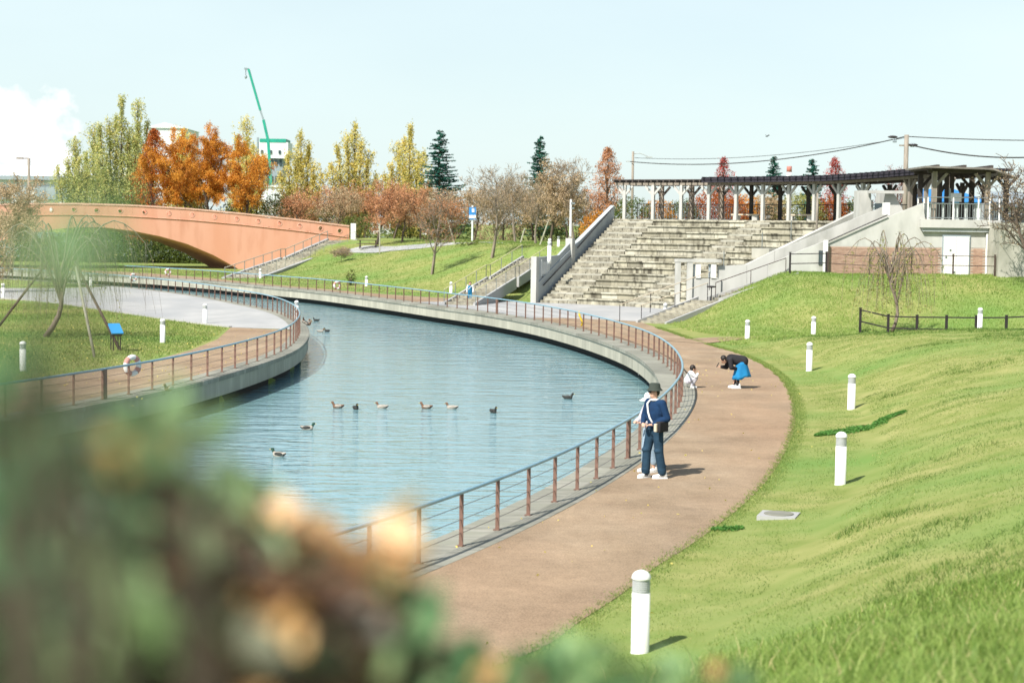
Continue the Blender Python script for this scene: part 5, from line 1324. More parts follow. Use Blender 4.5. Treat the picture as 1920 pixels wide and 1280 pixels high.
TREES = {}
def tree(kind, px, ytop, Y, wpx, label, base=None, seed=1, lean=0, dens=1.0, mats=None, group=None, wall=None):
    """kind: poplar, round, cone, conifer, bare; sized from its outline in the photo at depth Y"""
    X, _, zt = sp(px, ytop, Y); zb = hz(X, Y) if base is None else base; zb = max(zb, 0) if base is None else base
    H = zt - zb; W = wpx * Y / FPX; rnd = np.random.default_rng(seed); s = max(.16, 3.6 * Y / FPX)   # leaf clump size about 3.6 px of the photo
    t = empty(dict(poplar='poplar_tree', round='broadleaf_tree', cone='cypress_tree', conifer='conifer_tree', bare='bare_tree', bush='bush')[kind], (X, Y, zb), 0, label, 'bush' if kind == 'bush' else 'tree', group)
    if kind == 'poplar':
        k = max(4, int(wpx / 13)); lst = []; allp = []; tt = []
        for i in range(k):
            ox = (i + .5) / k - .5; hh = H * (1 - .45 * abs(2 * ox) ** 2.2) * rnd.uniform(.80, .98); 
            if i == k // 2: hh = H
            x0 = ox * W * .35; x1 = ox * W * .95; y1 = rnd.uniform(-.3, .3) * W
            pts = [Vector((x0 + (x1 - x0) * (u ** .7), y1 * u, hh * u)) for u in np.linspace(0, 1, 9)]; lst.append((pts, [.16 * (1 - .9 * u) + .01 for u in np.linspace(0, 1, 9)]))
            nn = int(hh / s * 10.5 * dens)
            for j in range(nn):
                u = rnd.uniform(.08, 1.0) ** 1.15; q = pts[min(8, int(u * 8))]; wloc = W / k * (1.6 * math.sin(math.pi * min(1, u * .72 + .22)) ** .7 + .35) * (.7 + .45 * math.sin(u * 17 + i * 2.1))
                c = np.array([x0 + (x1 - x0) * (u ** .7), y1 * u, hh * u]) + rnd.normal(size=3) * [wloc * .42, wloc * .5, s * .8]
                m = rnd.integers(3, 9); P = c + rnd.normal(size=(m, 3)) * [s * .5, s * .5, s * 1.0]; allp.append(P); tt.append(np.clip(rnd.normal(.42 + .25 * u * (rnd.random() < .6) , .2) + np.zeros(m), 0, 1))
                if rnd.random() < .12: lst.append(([Vector(q), Vector(c)], [.03, .01]))
        P = np.concatenate(allp); tint = np.concatenate(tt) + rnd.uniform(-.1, .1, len(P)); lm = mats or 'lf_poplar'; size = np.full(len(P), s * .9)
    elif kind == 'cone':
        lst, tips = branch_tree((0, 0, 0), H * .95, .32, 22, 2, .22, .14, .32, seed, 0, .12, 4)
        T = np.array([tuple(v) for v in tips]); f = W * .42 / np.percentile(np.abs(T[:, :2]), 97); zf = H * .97 / T[:, 2].max()
        lst = [([Vector((v.x * f * (1.15 - v.z * zf / H), v.y * f * (1.15 - v.z * zf / H), v.z * zf)) for v in p], rr) for p, rr in lst]
        n = int(W * H / s / s * .9 * dens); u = rnd.uniform(0, 1, n) ** .8; r = W * .60 * (1 - u) ** .62 * np.sqrt(rnd.uniform(.15, 1, n)) * (1 + .18 * np.sin(u * 40 + rnd.uniform(0, 1))); a = rnd.uniform(0, 6.283, n)
        r = r * (.78 + .35 * (np.sin(a * 3 + u * 9) > 0))
        C = np.stack([r * np.cos(a), r * np.sin(a), H * (.10 + .9 * u)], 1); P = np.repeat(C, 5, 0) + rnd.normal(size=(n * 5, 3)) * s * .62; tint = np.repeat(np.clip(rnd.normal(.5, .25, n), 0, 1), 5); lm = mats or 'lf_rust'; size = np.full(len(P), s * .8)
    elif kind == 'conifer':
        lst = [([Vector((0, 0, H * u)) for u in np.linspace(0, 1, 6)], [.2 * (1 - .93 * u) for u in np.linspace(0, 1, 6)])]; allp = []
        nb = int(H / s * 4.2); 
        for i in range(nb):
            u = .06 + .93 * i / nb; L = W * .72 * ((1 - u) ** .8) * rnd.uniform(.45, 1.15) + .2; a = rnd.uniform(0, 6.283) 
            d = np.array([math.cos(a), math.sin(a), -.05]); m = max(4, int(L / s * 6))
            q = rnd.uniform(.05, 1, m); P = np.array([0, 0, H * u]) + d * (q * L)[:, None] + np.array([0, 0, 1]) * (q ** 2 * L * .10)[:, None] + rnd.normal(size=(m, 3)) * [s * .28, s * .28, s * .12]; allp.append(P)
            lst.append(([Vector((0, 0, H * u)), Vector((d[0] * L, d[1] * L, H * u + L * .05))], [.05, .01]))
        P = np.concatenate(allp); tint = rnd.uniform(0, 1, len(P)); lm = mats or 'lf_conifer'; size = np.full(len(P), s * 1.15)
    elif kind in ('round', 'bare'):
        fork = .28
        lst, tips = branch_tree((0, 0, 0), H * .72, .55 * min(1.3, W / H + .25), 9, 3 if kind == 'round' else 4, .035 * H * .55, fork, .42, seed, 0, .3, 4)
        T = np.array([tuple(v) for v in tips]); sx = np.percentile(np.abs(T[:, 0]), 96); sz = T[:, 2].max(); f = np.array([W / 2 / sx, W / 2 / sx, H / sz])
        lst = [([Vector((v.x * f[0], v.y * f[1], v.z * f[2])) for v in p], rr) for p, rr in lst]; T = T * f
        per = max(1, int((13 if kind == 'round' else 2.2) * dens * min(1.0, 2600 / len(T) * (W * H / s / s / 420)))) if kind == 'bare' else max(3, int(dens * W * H / s / s * 9 / len(T)))
        idx = rnd.permutation(len(T))[:int(min(len(T), 9000))]; P = np.repeat(T[idx], per, 0) + rnd.normal(size=(len(idx) * per, 3)) * s * (.9 if kind == 'round' else .5)
        clumpt = np.repeat(np.clip(rnd.normal(.5, .25, len(idx)), 0, 1), per); tint = np.clip(clumpt + rnd.normal(0, .08, len(P)), 0, 1); lm = mats or 'lf_cherry'; size = np.full(len(P), s * (.72 if kind == 'round' else .42))
    elif kind == 'bush':
        n = int(W * H / s / s * 1.5 * dens); u = rnd.normal(size=(n, 3)); u /= np.linalg.norm(u, axis=1)[:, None]; u *= rnd.uniform(.3, 1, n)[:, None] ** .4
        C = u * [W / 2, min(W, 5) / 2, H * .52] + [0, 0, H * .48]; C[:, 2] = np.abs(C[:, 2]); C += rnd.normal(size=C.shape) * [0, 0, s * .5]
        P = np.repeat(C, 5, 0) + rnd.normal(size=(n * 5, 3)) * s * .45; tint = np.repeat(np.clip(rnd.normal(.45, .25, n), 0, 1), 5); lm = mats or 'lf_green'; size = np.full(len(P), s * .8)
        lst = [([Vector((0, 0, 0)), Vector((rnd.uniform(-.3, .3) * W, rnd.uniform(-.2, .2) * W, H * .7))], [.05, .02]) for _ in range(6)]
    V, Fq, tint = leaves(P, size, tint, rnd)
    link('crown' if kind != 'bare' else 'leaves', npmesh('crown', V, Fq, tint), t, M[lm])
    tubes_np(lst, 4).build('trunk' if kind != 'bush' else 'stems', M['bark_pale' if kind in ('bare',) and px < 1500 else 'bark'], t)
    return t
# --- poplars
PG = 'poplars in a row behind the bridge and lawn'
for i, (px, yt, Y, w, l, mt) in enumerate([(138, 262, 205, 55, 'leftmost olive-green poplar rising behind the bridge', 'lf_poplar'), (172, 235, 212, 60, 'olive-green poplar second from the left behind the bridge', 'lf_poplar'), (222, 182, 206, 92, 'tallest pale green poplar of the left cluster', 'lf_poplar'), (262, 190, 214, 52, 'tall slim poplar just left of the rust-coloured cypress', 'lf_poplar'),
        (345, 245, 235, 60, 'pale poplar peeping out behind the orange trees', 'lf_yellow'), (462, 222, 226, 62, 'yellow poplar beside the green crane', 'lf_yellow'), (566, 250, 205, 82, 'golden poplar right of the industrial tower', 'lf_yellow'), (664, 233, 205, 86, 'golden poplar standing free in the middle of the background', 'lf_yellow'), (765, 236, 203, 92, 'golden poplar next to the dark teal conifer', 'lf_yellow')]):
    tree('poplar', px, yt, Y, w + 14, l, seed=10 + i, mats=mt, base=2.6, dens=1.25)
# --- orange and rust trees by the bridge
tree('cone', 289, 243, 194, 100, 'rust-red pointed cypress behind the bridge', base=2.2, seed=31, dens=1.3)
tree('round', 398, 236, 192, 205, 'broad bright orange tree behind the bridge parapet', base=2.0, seed=32, mats='lf_orange', dens=2.2)
tree('round', 345, 285, 197, 100, 'smaller orange tree between the rust cypress and the broad orange tree', base=2.0, seed=33, mats='lf_orange', dens=1.6)
tree('round', 455, 290, 188, 85, 'small orange tree in front of the industrial tower', base=2.0, seed=34, mats='lf_orange', dens=1.6)
tree('round', 285, 425, 192, 130, 'low rust-orange tree seen under the bridge arch', base=0.3, seed=35, mats='lf_rust', dens=1.3)
tree('round', 20, 325, 120, 95, 'rounded tan tree at the left frame edge above the bridge', base=1.0, seed=36, mats='lf_tan', dens=2.0)
tree('bush', -15, 385, 112, 90, 'orange-brown shrub at the left frame edge in front of the bridge', base=0.6, seed=37, mats='lf_tan')
# --- conifers
tree('conifer', 825, 243, 190, 95, 'tall dark teal conifer right of the golden poplars', base=2.8, seed=41)
tree('conifer', 1013, 254, 205, 78, 'dark teal conifer rising behind the bare trees', base=2.8, seed=42)
tree('conifer', 1452, 292, 170, 52, 'left one of two dark conifers behind the pergola roof', base=2.8, seed=43)
tree('conifer', 1524, 297, 165, 66, 'right one of two dark conifers behind the pergola roof', base=2.8, seed=44)
# --- small red and brown trees along the lawn crest
for i, (px, yt, yb, w, l, mt, k) in enumerate([
    (570, 362, 432, 70, 'low reddish-brown tree behind the right end of the bridge', 'lf_cherry', 'round'), (628, 345, 432, 90, 'brown autumn tree left of the slim trunked tree on the crest', 'lf_tan', 'round'),
    (708, 335, 452, 92, 'reddish autumn tree with slim dark trunk at the crest path', 'lf_cherry', 'round'), (755, 345, 440, 90, 'salmon-red autumn tree in the middle of the crest row', 'lf_cherry', 'round'),
    (812, 350, 468, 86, 'reddish tree with thin stems standing forward on the lawn', 'lf_cherry', 'bare'), (850, 372, 448, 70, 'small rust-coloured tree with a leaning stake', 'lf_cherry', 'round'),
    (925, 305, 465, 100, 'grey bare tree on the lawn right of the blue sign', 'lf_tan', 'bare'), (968, 318, 455, 90, 'brownish bare tree between the conifer and the blue sign', 'lf_tan', 'bare'),
    (1035, 296, 462, 110, 'large light-brown tree left of the amphitheatre lamp post', 'lf_tan', 'round'), (1078, 290, 465, 80, 'tall grey bare tree right of the light-brown tree', 'lf_tan', 'bare'),
    (1006, 330, 458, 70, 'greyish bare tree in front of the dark teal conifer', 'lf_tan', 'bare')]):
    Y = 3300 * (CH - 3.1) / (yb - 421); Y = min(max(Y, 128), 160); Y = 190 if px < 640 else Y
    tree(k, px, yt, Y, w, l, seed=50 + i, mats=mt, dens=1.0)
for i, (px, yt, w, l, mt) in enumerate([(535, 350, 90, 'brown autumn tree behind the parapet right of the industrial tower', 'lf_tan'), (600, 340, 110, 'russet autumn tree behind the crest, below the golden poplar', 'lf_cherry'), (672, 345, 110, 'russet autumn tree behind the slim trunked tree', 'lf_cherry'), (738, 338, 110, 'salmon autumn tree behind the crest path', 'lf_cherry'), (790, 352, 100, 'pale brown autumn tree below the dark teal conifer', 'lf_tan'), (890, 345, 100, 'faint grey-brown tree behind the blue sign', 'lf_tan'), (945, 350, 100, 'brown autumn tree behind the bare trees', 'lf_tan'), (1000, 338, 110, 'brown autumn tree below the second teal conifer', 'lf_tan'), (1065, 345, 110, 'olive-brown autumn tree behind the lamp post', 'lf_tan'), (1110, 350, 80, 'russet autumn tree behind the grey wall top', 'lf_cherry')]):
    tree('round', px, yt, (172 if px > 680 else 198) + (i % 4), w, l, seed=150 + i, mats=mt, base=2.6, dens=.9)
tree('cone', 1140, 278, 172, 92, 'tall rust and crimson tree left of the pergola', base=2.8, seed=71, mats='lf_cherry', dens=1.2)
tree('bush', 1122, 395, 140, 75, 'orange-brown bush beside the upper grey wall', base=2.8, seed=72, mats='lf_orange')
tree('cone', 1357, 297, 165, 70, 'crimson-pink pointed tree above the pergola roof', base=2.8, seed=73, mats='lf_crimson', dens=.8)
tree('cone', 1566, 296, 160, 74, 'rust-red pointed tree right of the two conifers', base=2.8, seed=74, mats='lf_crimson', dens=.9)
tree('bare', 1680, 308, 150, 60, 'small bare twiggy tree beside the utility pole', base=2.8, seed=75, mats='lf_crimson')
tree('bare', 1938, 285, 84, 150, 'bare leaning tree at the right frame edge beside the balcony', base=2.2, seed=76, mats='lf_tan', dens=.3)
for i, (px, yt, w, l, mt) in enumerate([(1185, 368, 70, 'olive-green bush behind the first pergola columns', 'lf_green'), (1235, 372, 60, 'orange-brown bush behind the vine-wound columns', 'lf_orange'), (1280, 372, 55, 'grey-green bush seen through the open pergola', 'lf_green'), (1345, 352, 100, 'big orange-red bush seen under the dark roof', 'lf_rust'), (1395, 362, 60, 'rust-orange bush seen between the middle columns', 'lf_orange'), (1440, 360, 70, 'brown bush seen between the conifer-side columns', 'lf_tan'), (1500, 358, 80, 'yellow-green bush under the right pergola roof', 'lf_yellowgreen'), (1560, 366, 60, 'crimson bush seen beside the rightmost columns', 'lf_rust'), (1605, 368, 60, 'dark green bush behind the last pergola columns', 'lf_green')]):
    tree('bush', px, yt, 150 + i, w * 1.35, l, base=2.6, seed=80 + i, mats=mt, dens=1.5)
for i, (px, yt, w, l, mt) in enumerate([(520, 362, 90, 'green shrub behind the parapet below the industrial tower', 'lf_green'), (600, 392, 110, 'dark green hedge behind the brown autumn tree', 'lf_green'), (680, 400, 100, 'green hedge behind the slim trunked tree', 'lf_green'), (770, 402, 110, 'green hedge below the salmon-red tree', 'lf_green'), (850, 395, 90, 'green hedge below the teal conifer', 'lf_green'), (930, 398, 100, 'brownish hedge behind the grey bare tree', 'lf_tan'), (1010, 392, 110, 'green hedge left of the amphitheatre lamp post', 'lf_green'), (1085, 392, 90, 'dark green hedge just left of the grey wall top', 'lf_green'), (440, 380, 90, 'olive shrub below the broad orange tree', 'lf_green'), (360, 372, 90, 'olive shrub between parapet and orange trees', 'lf_yellowgreen'), (230, 366, 120, 'green shrub at the foot of the tall poplars', 'lf_green')]):
    tree('bush', px, yt, (192 if px < 660 else 178) + (i % 3), w, l, base=2.4, seed=100 + i, mats=mt)
for i, (px, yt, w, l, b_) in enumerate([(40, 446, 130, 'dark bush under the far left end of the arch', -.2), (260, 440, 120, 'tall dark bush in the shade in the middle of the arch', -.2), (210, 432, 90, 'dark green bush in the shade behind the arch', -.2), (330, 452, 110, 'clipped dark bush under the bridge arch', -.2), (120, 440, 120, 'green bush under the left half of the arch', -.2), (390, 470, 90, 'dark bush beside the bridge springing', -.2)]):
    tree('bush', px, yt, 192, w * 1.5, l, base=b_, seed=120 + i, mats='lf_green', dens=2.2)
tree('bush', 878, 451, 142, 60, 'low clipped dark hedge in front of the blue sign', seed=130, mats='lf_green')

# --- weeping tree in front of the building, and the willow on the left bank
def weeping(px, pyb, Y, Hpx, wpx, label, seed, n=26, twigs=9, leafn=5, mt='lf_yellowgreen', tr=.10, hang=.75, zb=None, lean=0.0):
    rnd = np.random.default_rng(seed); X, _, zz = sp(px, pyb, Y); zb = zz if zb is None else zb; k = Y / FPX; H = Hpx * k; W = wpx * k / 2
    t = empty('weeping_tree', (X, Y, zb), 0, label, 'tree'); mb = MB(); LP = []
    stem = [Vector((lean * H * u + math.sin(u * 5) * .05 * H, 0, H * .62 * u)) for u in np.linspace(0, 1, 8)]; mb.tube(stem, [tr * (1 - .55 * u) for u in np.linspace(0, 1, 8)], 7)
    tw = MB()
    for i in range(n):
        a = i * 2.399 + rnd.uniform(-.3, .3); b = stem[int(rnd.uniform(3, 7.9))]; R_ = W * rnd.uniform(.35, 1.0); top = H * rnd.uniform(.72, 1.0)
        arc = []
        for u in np.linspace(0, 1, 9):
            r = R_ * u; z = b.z + (top - b.z) * math.sin(min(1, u * 1.55) * math.pi / 2) - (u > .6) * ((u - .6) / .4) ** 2 * H * .18
            arc.append(Vector((b.x + math.cos(a) * r, b.y + math.sin(a) * r * .8, z)))
        mb.tube(arc, [tr * .32 * (1 - .85 * u) + .006 for u in np.linspace(0, 1, 9)], 4, False)
        for j in range(twigs):
            q = arc[int(rnd.uniform(2, 8.9))]; L = q.z * hang * rnd.uniform(.35, 1.0); dx, dy = rnd.uniform(-.25, .25, 2) + np.array([math.cos(a), math.sin(a)]) * .12
            P = [Vector((q.x + dx * L * (u ** .6) , q.y + dy * L * (u ** .6), q.z + .10 * math.sin(u * 3) * L * .3 - L * u)) for u in np.linspace(0, 1, 6)]
            tw.tube(P, [.007, .007, .006, .006, .005, .004], 3, False)
            for _ in range(leafn): u = rnd.uniform(.1, 1); LP.append(np.array(P[min(5, int(u * 5.99))]) + rnd.normal(size=3) * .05)
    mb.build('trunk', M['bark_pale'], t, True); o = tw.build('drooping_twigs', M['bark_pale'], t)
    P = np.array(LP); V, Fq, ti = leaves(P, np.full(len(P), 2.6 * k + .02), rnd.uniform(0, 1, len(P)), rnd); link('leaves', npmesh('leaves', V, Fq, ti), t, M[mt])
    return t
weeping(1672, 622, 76.5, 200, 205, 'weeping tree with pale yellow leaves behind the black fence, before the brick building', 5, 18, 7, 24, zb=.25, hang=.82, tr=.085)
def willow():
    x, y = at(85, 632); t = weeping(85, 632, y, 235, 420, 'leaning willow on the left lawn with long drooping bare twigs', 9, 15, 17, 4, 'lf_yellowgreen', .12, .85, 0.0, .20)
    for (a, b, da, db, l, r) in (((178, 670), (142, 500), 0, 1.2, 'pale timber stake propping the willow, nearest the bollards', .055), ((226, 656), (140, 490), 0, 1.8, 'dark timber stake beside the blue panel device', .055), ((-4, 612), (92, 488), 0, .6, 'dark slanting timber stake at the left frame edge', .06)):
        A = at(*a); B = sp(b[0], b[1], A[1] + db); o = MB().tube([(*A, -.05), B], [r, r * .8], 8).build('timber_stake', M['stake'] if 'pale' in l else M['bark'], None, True); tag(o, l, 'stake')
willow()
for px, yb, yt, px2, l in ((1480 / 1.0, 0, 0, 0, ''),): pass
# leaning stakes and frames among the lawn trees
for (x0, y0, x1, y1, Y, l) in ((854, 441, 838, 408, 146, 'pale leaning stake beside the small rust-coloured tree'), (1012, 450, 1028, 415, 138, 'pale leaning stake under the light-brown tree'), (1062, 452, 1076, 418, 136, 'pale leaning stake under the tall grey bare tree'), (975, 440, 984, 428, 150, 'short pale stake at the back of the bare trees'), (712, 455, 712, 420, 150, 'upright stake at the slim trunked tree')):
    A = sp(x0, y0, Y); B = sp(x1, y1, Y + .5); o = MB().tube([(A[0], A[1], hz(A[0], A[1]) - .1), B], .06, 6).build('timber_stake', M['stake']); tag(o, l, 'stake')
# bare sapling on the slope near the bridge stairs
tree('bare', 640, 462, 150, 36, 'tiny bare sapling on the sunny lawn beside the bridge stairs', seed=140, dens=.2, mats='lf_tan')
# dark small shrub clump on the lawn
tree('bush', 658, 505, 128, 20, 'tiny dark weed clump low on the sunny lawn', seed=141, mats='lf_green')

# ================================================================== poles, wires, far buildings
def poles():
    def pole(px, yt, Y, label, r=.16, base=2.5):
        p = sp(px, yt, Y); t = empty('utility_pole', (p[0], Y, base), 0, label, 'pole'); MB().tube([(0, 0, 0), (-.0, 0, p[2] - base)], [r * 1.25, r], 8).build('shaft', M['wood'], t, True); return t, p
    t, p = pole(1700, 253, 125, 'grey utility pole carrying the overhead wires behind the pavilion'); h = p[2] - 2.5
    MB().box((0, 0, h - .75), (1.0, .1, .1)).build('crossarm', M['wood'], t)
    for dx in (-2.6, -2.2, 1.0, 1.4): MB().lathe([(.05, 0), (.09, .06), (.05, .14), (.09, .2), (.04, .28)], 8, (dx * .35, 0, h - .85 + (.3 if dx < 0 else 0))).build('insulator', M['ind_grey'], t)
    w = empty('overhead_wires', (0, 0, 0), 0, 'overhead wires sagging either side of the grey utility pole', 'wires')
    def wire(a, b, Ya, Yb, sag, r):
        A = Vector(sp(*a, Ya)); B = Vector(sp(*b, Yb)); MB().tube([A.lerp(B, u) - Vector((0, 0, sag * 4 * u * (1 - u))) for u in np.linspace(0, 1, 24)], r, 4, False).build('wire', M['black'], w)
    wire((1700, 256), (2100, 262), 125, 118, .15, .03); wire((1700, 270), (2100, 272), 125, 118, .9, .045); wire((1698, 256), (1180, 303), 125, 150, .9, .035); wire((1700, 258), (1190, 296), 125, 150, .6, .018)
    # dark wire spacers near the pole
    for px, py in ((1674, 257), (1712, 272)):
        p = sp(px, py, 125); MB().ell(p, (.35, .1, .10)).build('wire_clamp', M['black'], w)
    # street light mast with two heads
    t, p = pole(1187, 284, 150, 'green-grey street mast with two arms behind the first pergola columns', .10); h = p[2] - 2.5
    MB().tube([(0, 0, h - .2), (.6, 0, h - .15), (1.4, 0, h - .45)], .04, 6).build('arm', M['cool_wall'], t); MB().box((1.35, 0, h - .47), (.55, .2, .1)).build('lamp_head', M['cool_wall'], t)
    MB().tube([(0, 0, h - .85), (-.35, 0, h - .85)], .04, 6).build('arm', M['cool_wall'], t); MB().box((-.4, 0, h - .85), (.35, .2, .1)).build('lamp_head', M['cool_wall'], t)
    t, p = pole(54, 297, 170, 'dark street lamp with one arm before the white factory on the left', .13); h = p[2] - 2.5
    MB().tube([(0, 0, h), (-.75, 0, h)], .05, 6).build('arm', M['wood'], t); MB().box((-.85, 0, h), (.6, .25, .14)).build('lamp_head', M['wood'], t)
    t, p = pole(1533, 362, 103.5, 'slim white pole standing in front of the right pergola columns', .055, 4.2)
    # factory on the left
    f = empty('factory', (0, 0, 0), 0, 'long white factory with pale roof behind the poplars on the left', 'building')
    A = sp(-120, 375, 420); B = sp(250, 375, 420); zt = sp(60, 308, 420)[2]; ze = sp(60, 330, 420)[2]; x0, x1 = A[0], B[0]
    MB().box(((x0 + x1) / 2, 440, ze / 2), (x1 - x0, 40, ze)).build('wall', M['ind_white'], f)
    MB().vprism([(x0 - .5, 419, ze), (x1 + .5, 419, ze), (x1 + .5, 430, zt), (x0 - .5, 430, zt)], (0, 1, -.4)).build('roof', M['ind_white'], f)
    MB().box(((x0 + x1) / 2, 418.8, ze - .5), (x1 - x0, .5, .9)).build('gutter', M['ind_grey'], f)
    for px in (32, 68, 78, 118, 150): p = sp(px, 337, 419.4); MB().box(p, (1.1, .5, .9)).build('window', M['glass'], f)
    for px in (5, 40, 75, 95, 130): p = sp(px, 362, 419.4); MB().box(p, (2.6, .5, 3.0)).build('shutter', M['ind_grey'], f)
    # industrial tower
    f = empty('industrial_tower', (0, 0, 0), 0, 'grey industrial tower with white box top beside the green crane', 'building'); Y = 400
    a = sp(489, 350, Y); b = sp(530, 350, Y); z1 = sp(510, 297, Y)[2]
    MB().box(((a[0] + b[0]) / 2, Y + 3, z1 / 2), (b[0] - a[0], 6, z1)).build('shaft', M['ind_grey'], f)
    a2 = sp(484, 297, Y); b2 = sp(541, 297, Y); z2 = sp(510, 267, Y)[2]
    MB().box(((a2[0] + b2[0]) / 2, Y + 3, (z1 + z2) / 2), (b2[0] - a2[0], 8, z2 - z1)).build('white_housing', M['ind_white'], f); MB().box(((a2[0] + b2[0]) / 2, Y + 3, z2 + .35), (b2[0] - a2[0] - 1, 8.2, .8)).build('green_edge', M['green'], f)
    for i in range(5):
        for zz in (.3, .5, .7, .9): MB().box((a[0] + (b[0] - a[0]) * (i + .5) / 5, Y - .1, z1 * zz + 1), (.5, .3, 1.4)).build('window', M['glass'], f)
    for i in range(3): MB().box((a2[0] + 1.0 + i * 2.0, Y - 1.1, z2 - 2.2), (.5, .3, .8)).build('window', M['glass'], f)
    MB().tube([(a[0] - .6, Y - 1, 0), (a[0] - .6, Y - 1, z2 + 1)], .25, 6).build('mast', M['ind_grey'], f); MB().tube([(a[0] - 1.6, Y - 1, 0), (a[0] - 1.6, Y - 1, z2)], .2, 6).build('mast', M['ind_grey'], f)
    a = sp(478, 362, 380); b = sp(536, 362, 380); z1 = sp(510, 351, 380)[2]; g = empty('white_shed', (0, 0, 0), 0, 'low white shed at the foot of the industrial tower', 'building')
    MB().box(((a[0] + b[0]) / 2, 385, z1 / 2), (b[0] - a[0], 10, z1)).build('wall', M['ind_white'], g); MB().box(((a[0] + b[0]) / 2, 385, z1 + .2), (b[0] - a[0] + .6, 10.6, .4)).build('roof', M['ind_white'], g)
    g = empty('warehouse', (0, 0, 0), 0, 'pale warehouse gable showing above the orange trees', 'building'); a = sp(275, 300, 430); b = sp(345, 300, 430); z1 = sp(300, 240, 430)[2]
    MB().box(((a[0] + b[0]) / 2, 440, z1 / 2), (b[0] - a[0], 20, z1)).build('wall', M['ind_white'], g); MB().vprism([(a[0] - .4, 429.5, z1), (b[0] + .4, 429.5, z1), ((a[0] + b[0]) / 2, 429.5, z1 + 1.3)], (0, 21, 0)).build('roof', M['ind_white'], g)
    # crane: telescopic boom
    c = empty('mobile_crane', (0, 0, 0), 0, 'green telescopic crane boom rising beside the industrial tower', 'crane'); Y = 390
    P = [sp(515, 350, Y), sp(503, 265, Y), sp(494, 225, Y), sp(488, 207, Y), sp(466, 130, Y)]
    MB().bar((P[0][0], Y, 0), P[1], .6).build('boom_base', M['green'], c); MB().bar(P[1], P[2], .55).build('boom_section', M['green'], c); MB().bar(P[2], P[3], .35).build('boom_link', M['ind_grey'], c); MB().bar(P[3], P[4], .48).build('boom_section', M['green'], c)
    q = P[4]; MB().bar(q, (q[0] - .9, Y, q[2] + .1), .4).build('boom_head', M['ind_grey'], c); MB().tube([(q[0] - .6, Y, q[2]), (q[0] - .6, Y, q[2] - 1.4)], .06, 4).build('hoist_line', M['black'], c); MB().ell((q[0] - .6, Y, q[2] - 1.7), (.3, .3, .4)).build('hook', M['ind_grey'], c)
    MB().box((P[0][0], Y, 1.5), (9, 3, 1.6)).build('carrier', M['green'], c)
    M['chim'] = mat('faded_red_band', (.42, .16, .13), None)
    # chimney with red bands
    p = sp(1480, 312, 420); g = empty('chimney', (p[0], 420, 0), 0, 'distant red and white striped chimney between the two conifers', 'chimney'); hh = p[2]
    for i, (z0, z1) in enumerate(((0, hh - 4.6), (hh - 4.6, hh - 3.3), (hh - 3.3, hh - 1.4), (hh - 1.4, hh))): MB().lathe([(.75 - i * .04, z0), (.71 - i * .04, z1)], 14).build('band', M['chim'] if i in (1, 3) else M['ind_white'], g, True)
    # blue roofed building seen through the pavilion and low houses right of it
    g = empty('blue_roofed_house', (0, 0, 0), 0, 'blue-roofed building glimpsed through the timber pavilion', 'building'); a = sp(1700, 380, 150); b = sp(1850, 380, 150); zt = sp(1740, 352, 150)[2]; ze = sp(1740, 378, 150)[2]
    MB().box(((a[0] + b[0]) / 2, 155, ze / 2), (b[0] - a[0], 10, ze)).build('wall', M['ind_white'], g); MB().vprism([(a[0] - .4, 149.6, ze), (b[0] + .4, 149.6, ze), (b[0] - 1.5, 155, zt), (a[0] + 1.5, 155, zt)], (0, .15, -.1)).build('roof', M['blue_sign'], g)
    MB().box(((a[0] + b[0]) / 2, 149.9, ze / 2), (2, .2, 1.6)).build('window', M['glass'], g)
    g = empty('white_house', (0, 0, 0), 0, 'white low house behind the bare tree at the right frame edge', 'building'); a = sp(1875, 440, 175); b = sp(2010, 440, 175); z1 = sp(1900, 388, 175)[2]
    MB().box(((a[0] + b[0]) / 2, 180, z1 / 2), (b[0] - a[0], 10, z1)).build('wall', M['ind_white'], g); MB().vprism([(a[0] - .5, 174.5, z1), (b[0] + .5, 174.5, z1), (b[0] + .5, 180, z1 + 1.6), (a[0] - .5, 180, z1 + 1.6)], (0, .3, -.2)).build('roof', M['ind_grey'], g)
    for px in (1890, 1910): MB().box(sp(px, 412, 174.8), (1.0, .2, 1.1)).build('window', M['glass'], g)
    g = empty('low_house', (0, 0, 0), 0, 'low grey-roofed house between the trees behind the far lawn', 'building'); a = sp(690, 440, 260); b = sp(800, 440, 260); z1 = sp(745, 425, 260)[2] + 1.2
    MB().box(((a[0] + b[0]) / 2, 265, z1 / 2), (b[0] - a[0], 10, z1)).build('wall', M['ind_white'], g); MB().vprism([(a[0] - .5, 259.5, z1), (b[0] + .5, 259.5, z1), (b[0] - 1, 265, z1 + 1.6), (a[0] + 1, 265, z1 + 1.6)], (0, .3, -.2)).build('roof', M['ind_grey'], g)
    # picnic table on the crest
    p = sp(690, 440, 158); g = empty('picnic_table', (p[0], p[1], hz(p[0], p[1])), 0, 'dark picnic table under the trees at the right end of the bridge', 'table')
    MB().box((0, 0, .72), (1.9, .8, .06)).build('table_top', M['brownfence'], g)
    for s in (-1, 1): MB().box((0, s * .75, .42), (1.9, .28, .05)).build('bench_board', M['brownfence'], g); MB().bar((s * .7, -.7, 0), (s * .7, .3, .7), .07).build('leg', M['brownfence'], g); MB().bar((s * .7, .7, 0), (s * .7, -.3, .7), .07).build('leg', M['brownfence'], g)
    p = sp(520, 408, 200); g = empty('parked_van', (p[0], p[1], 3.2), 0, 'dark-roofed van just visible behind the bridge parapet', 'van')
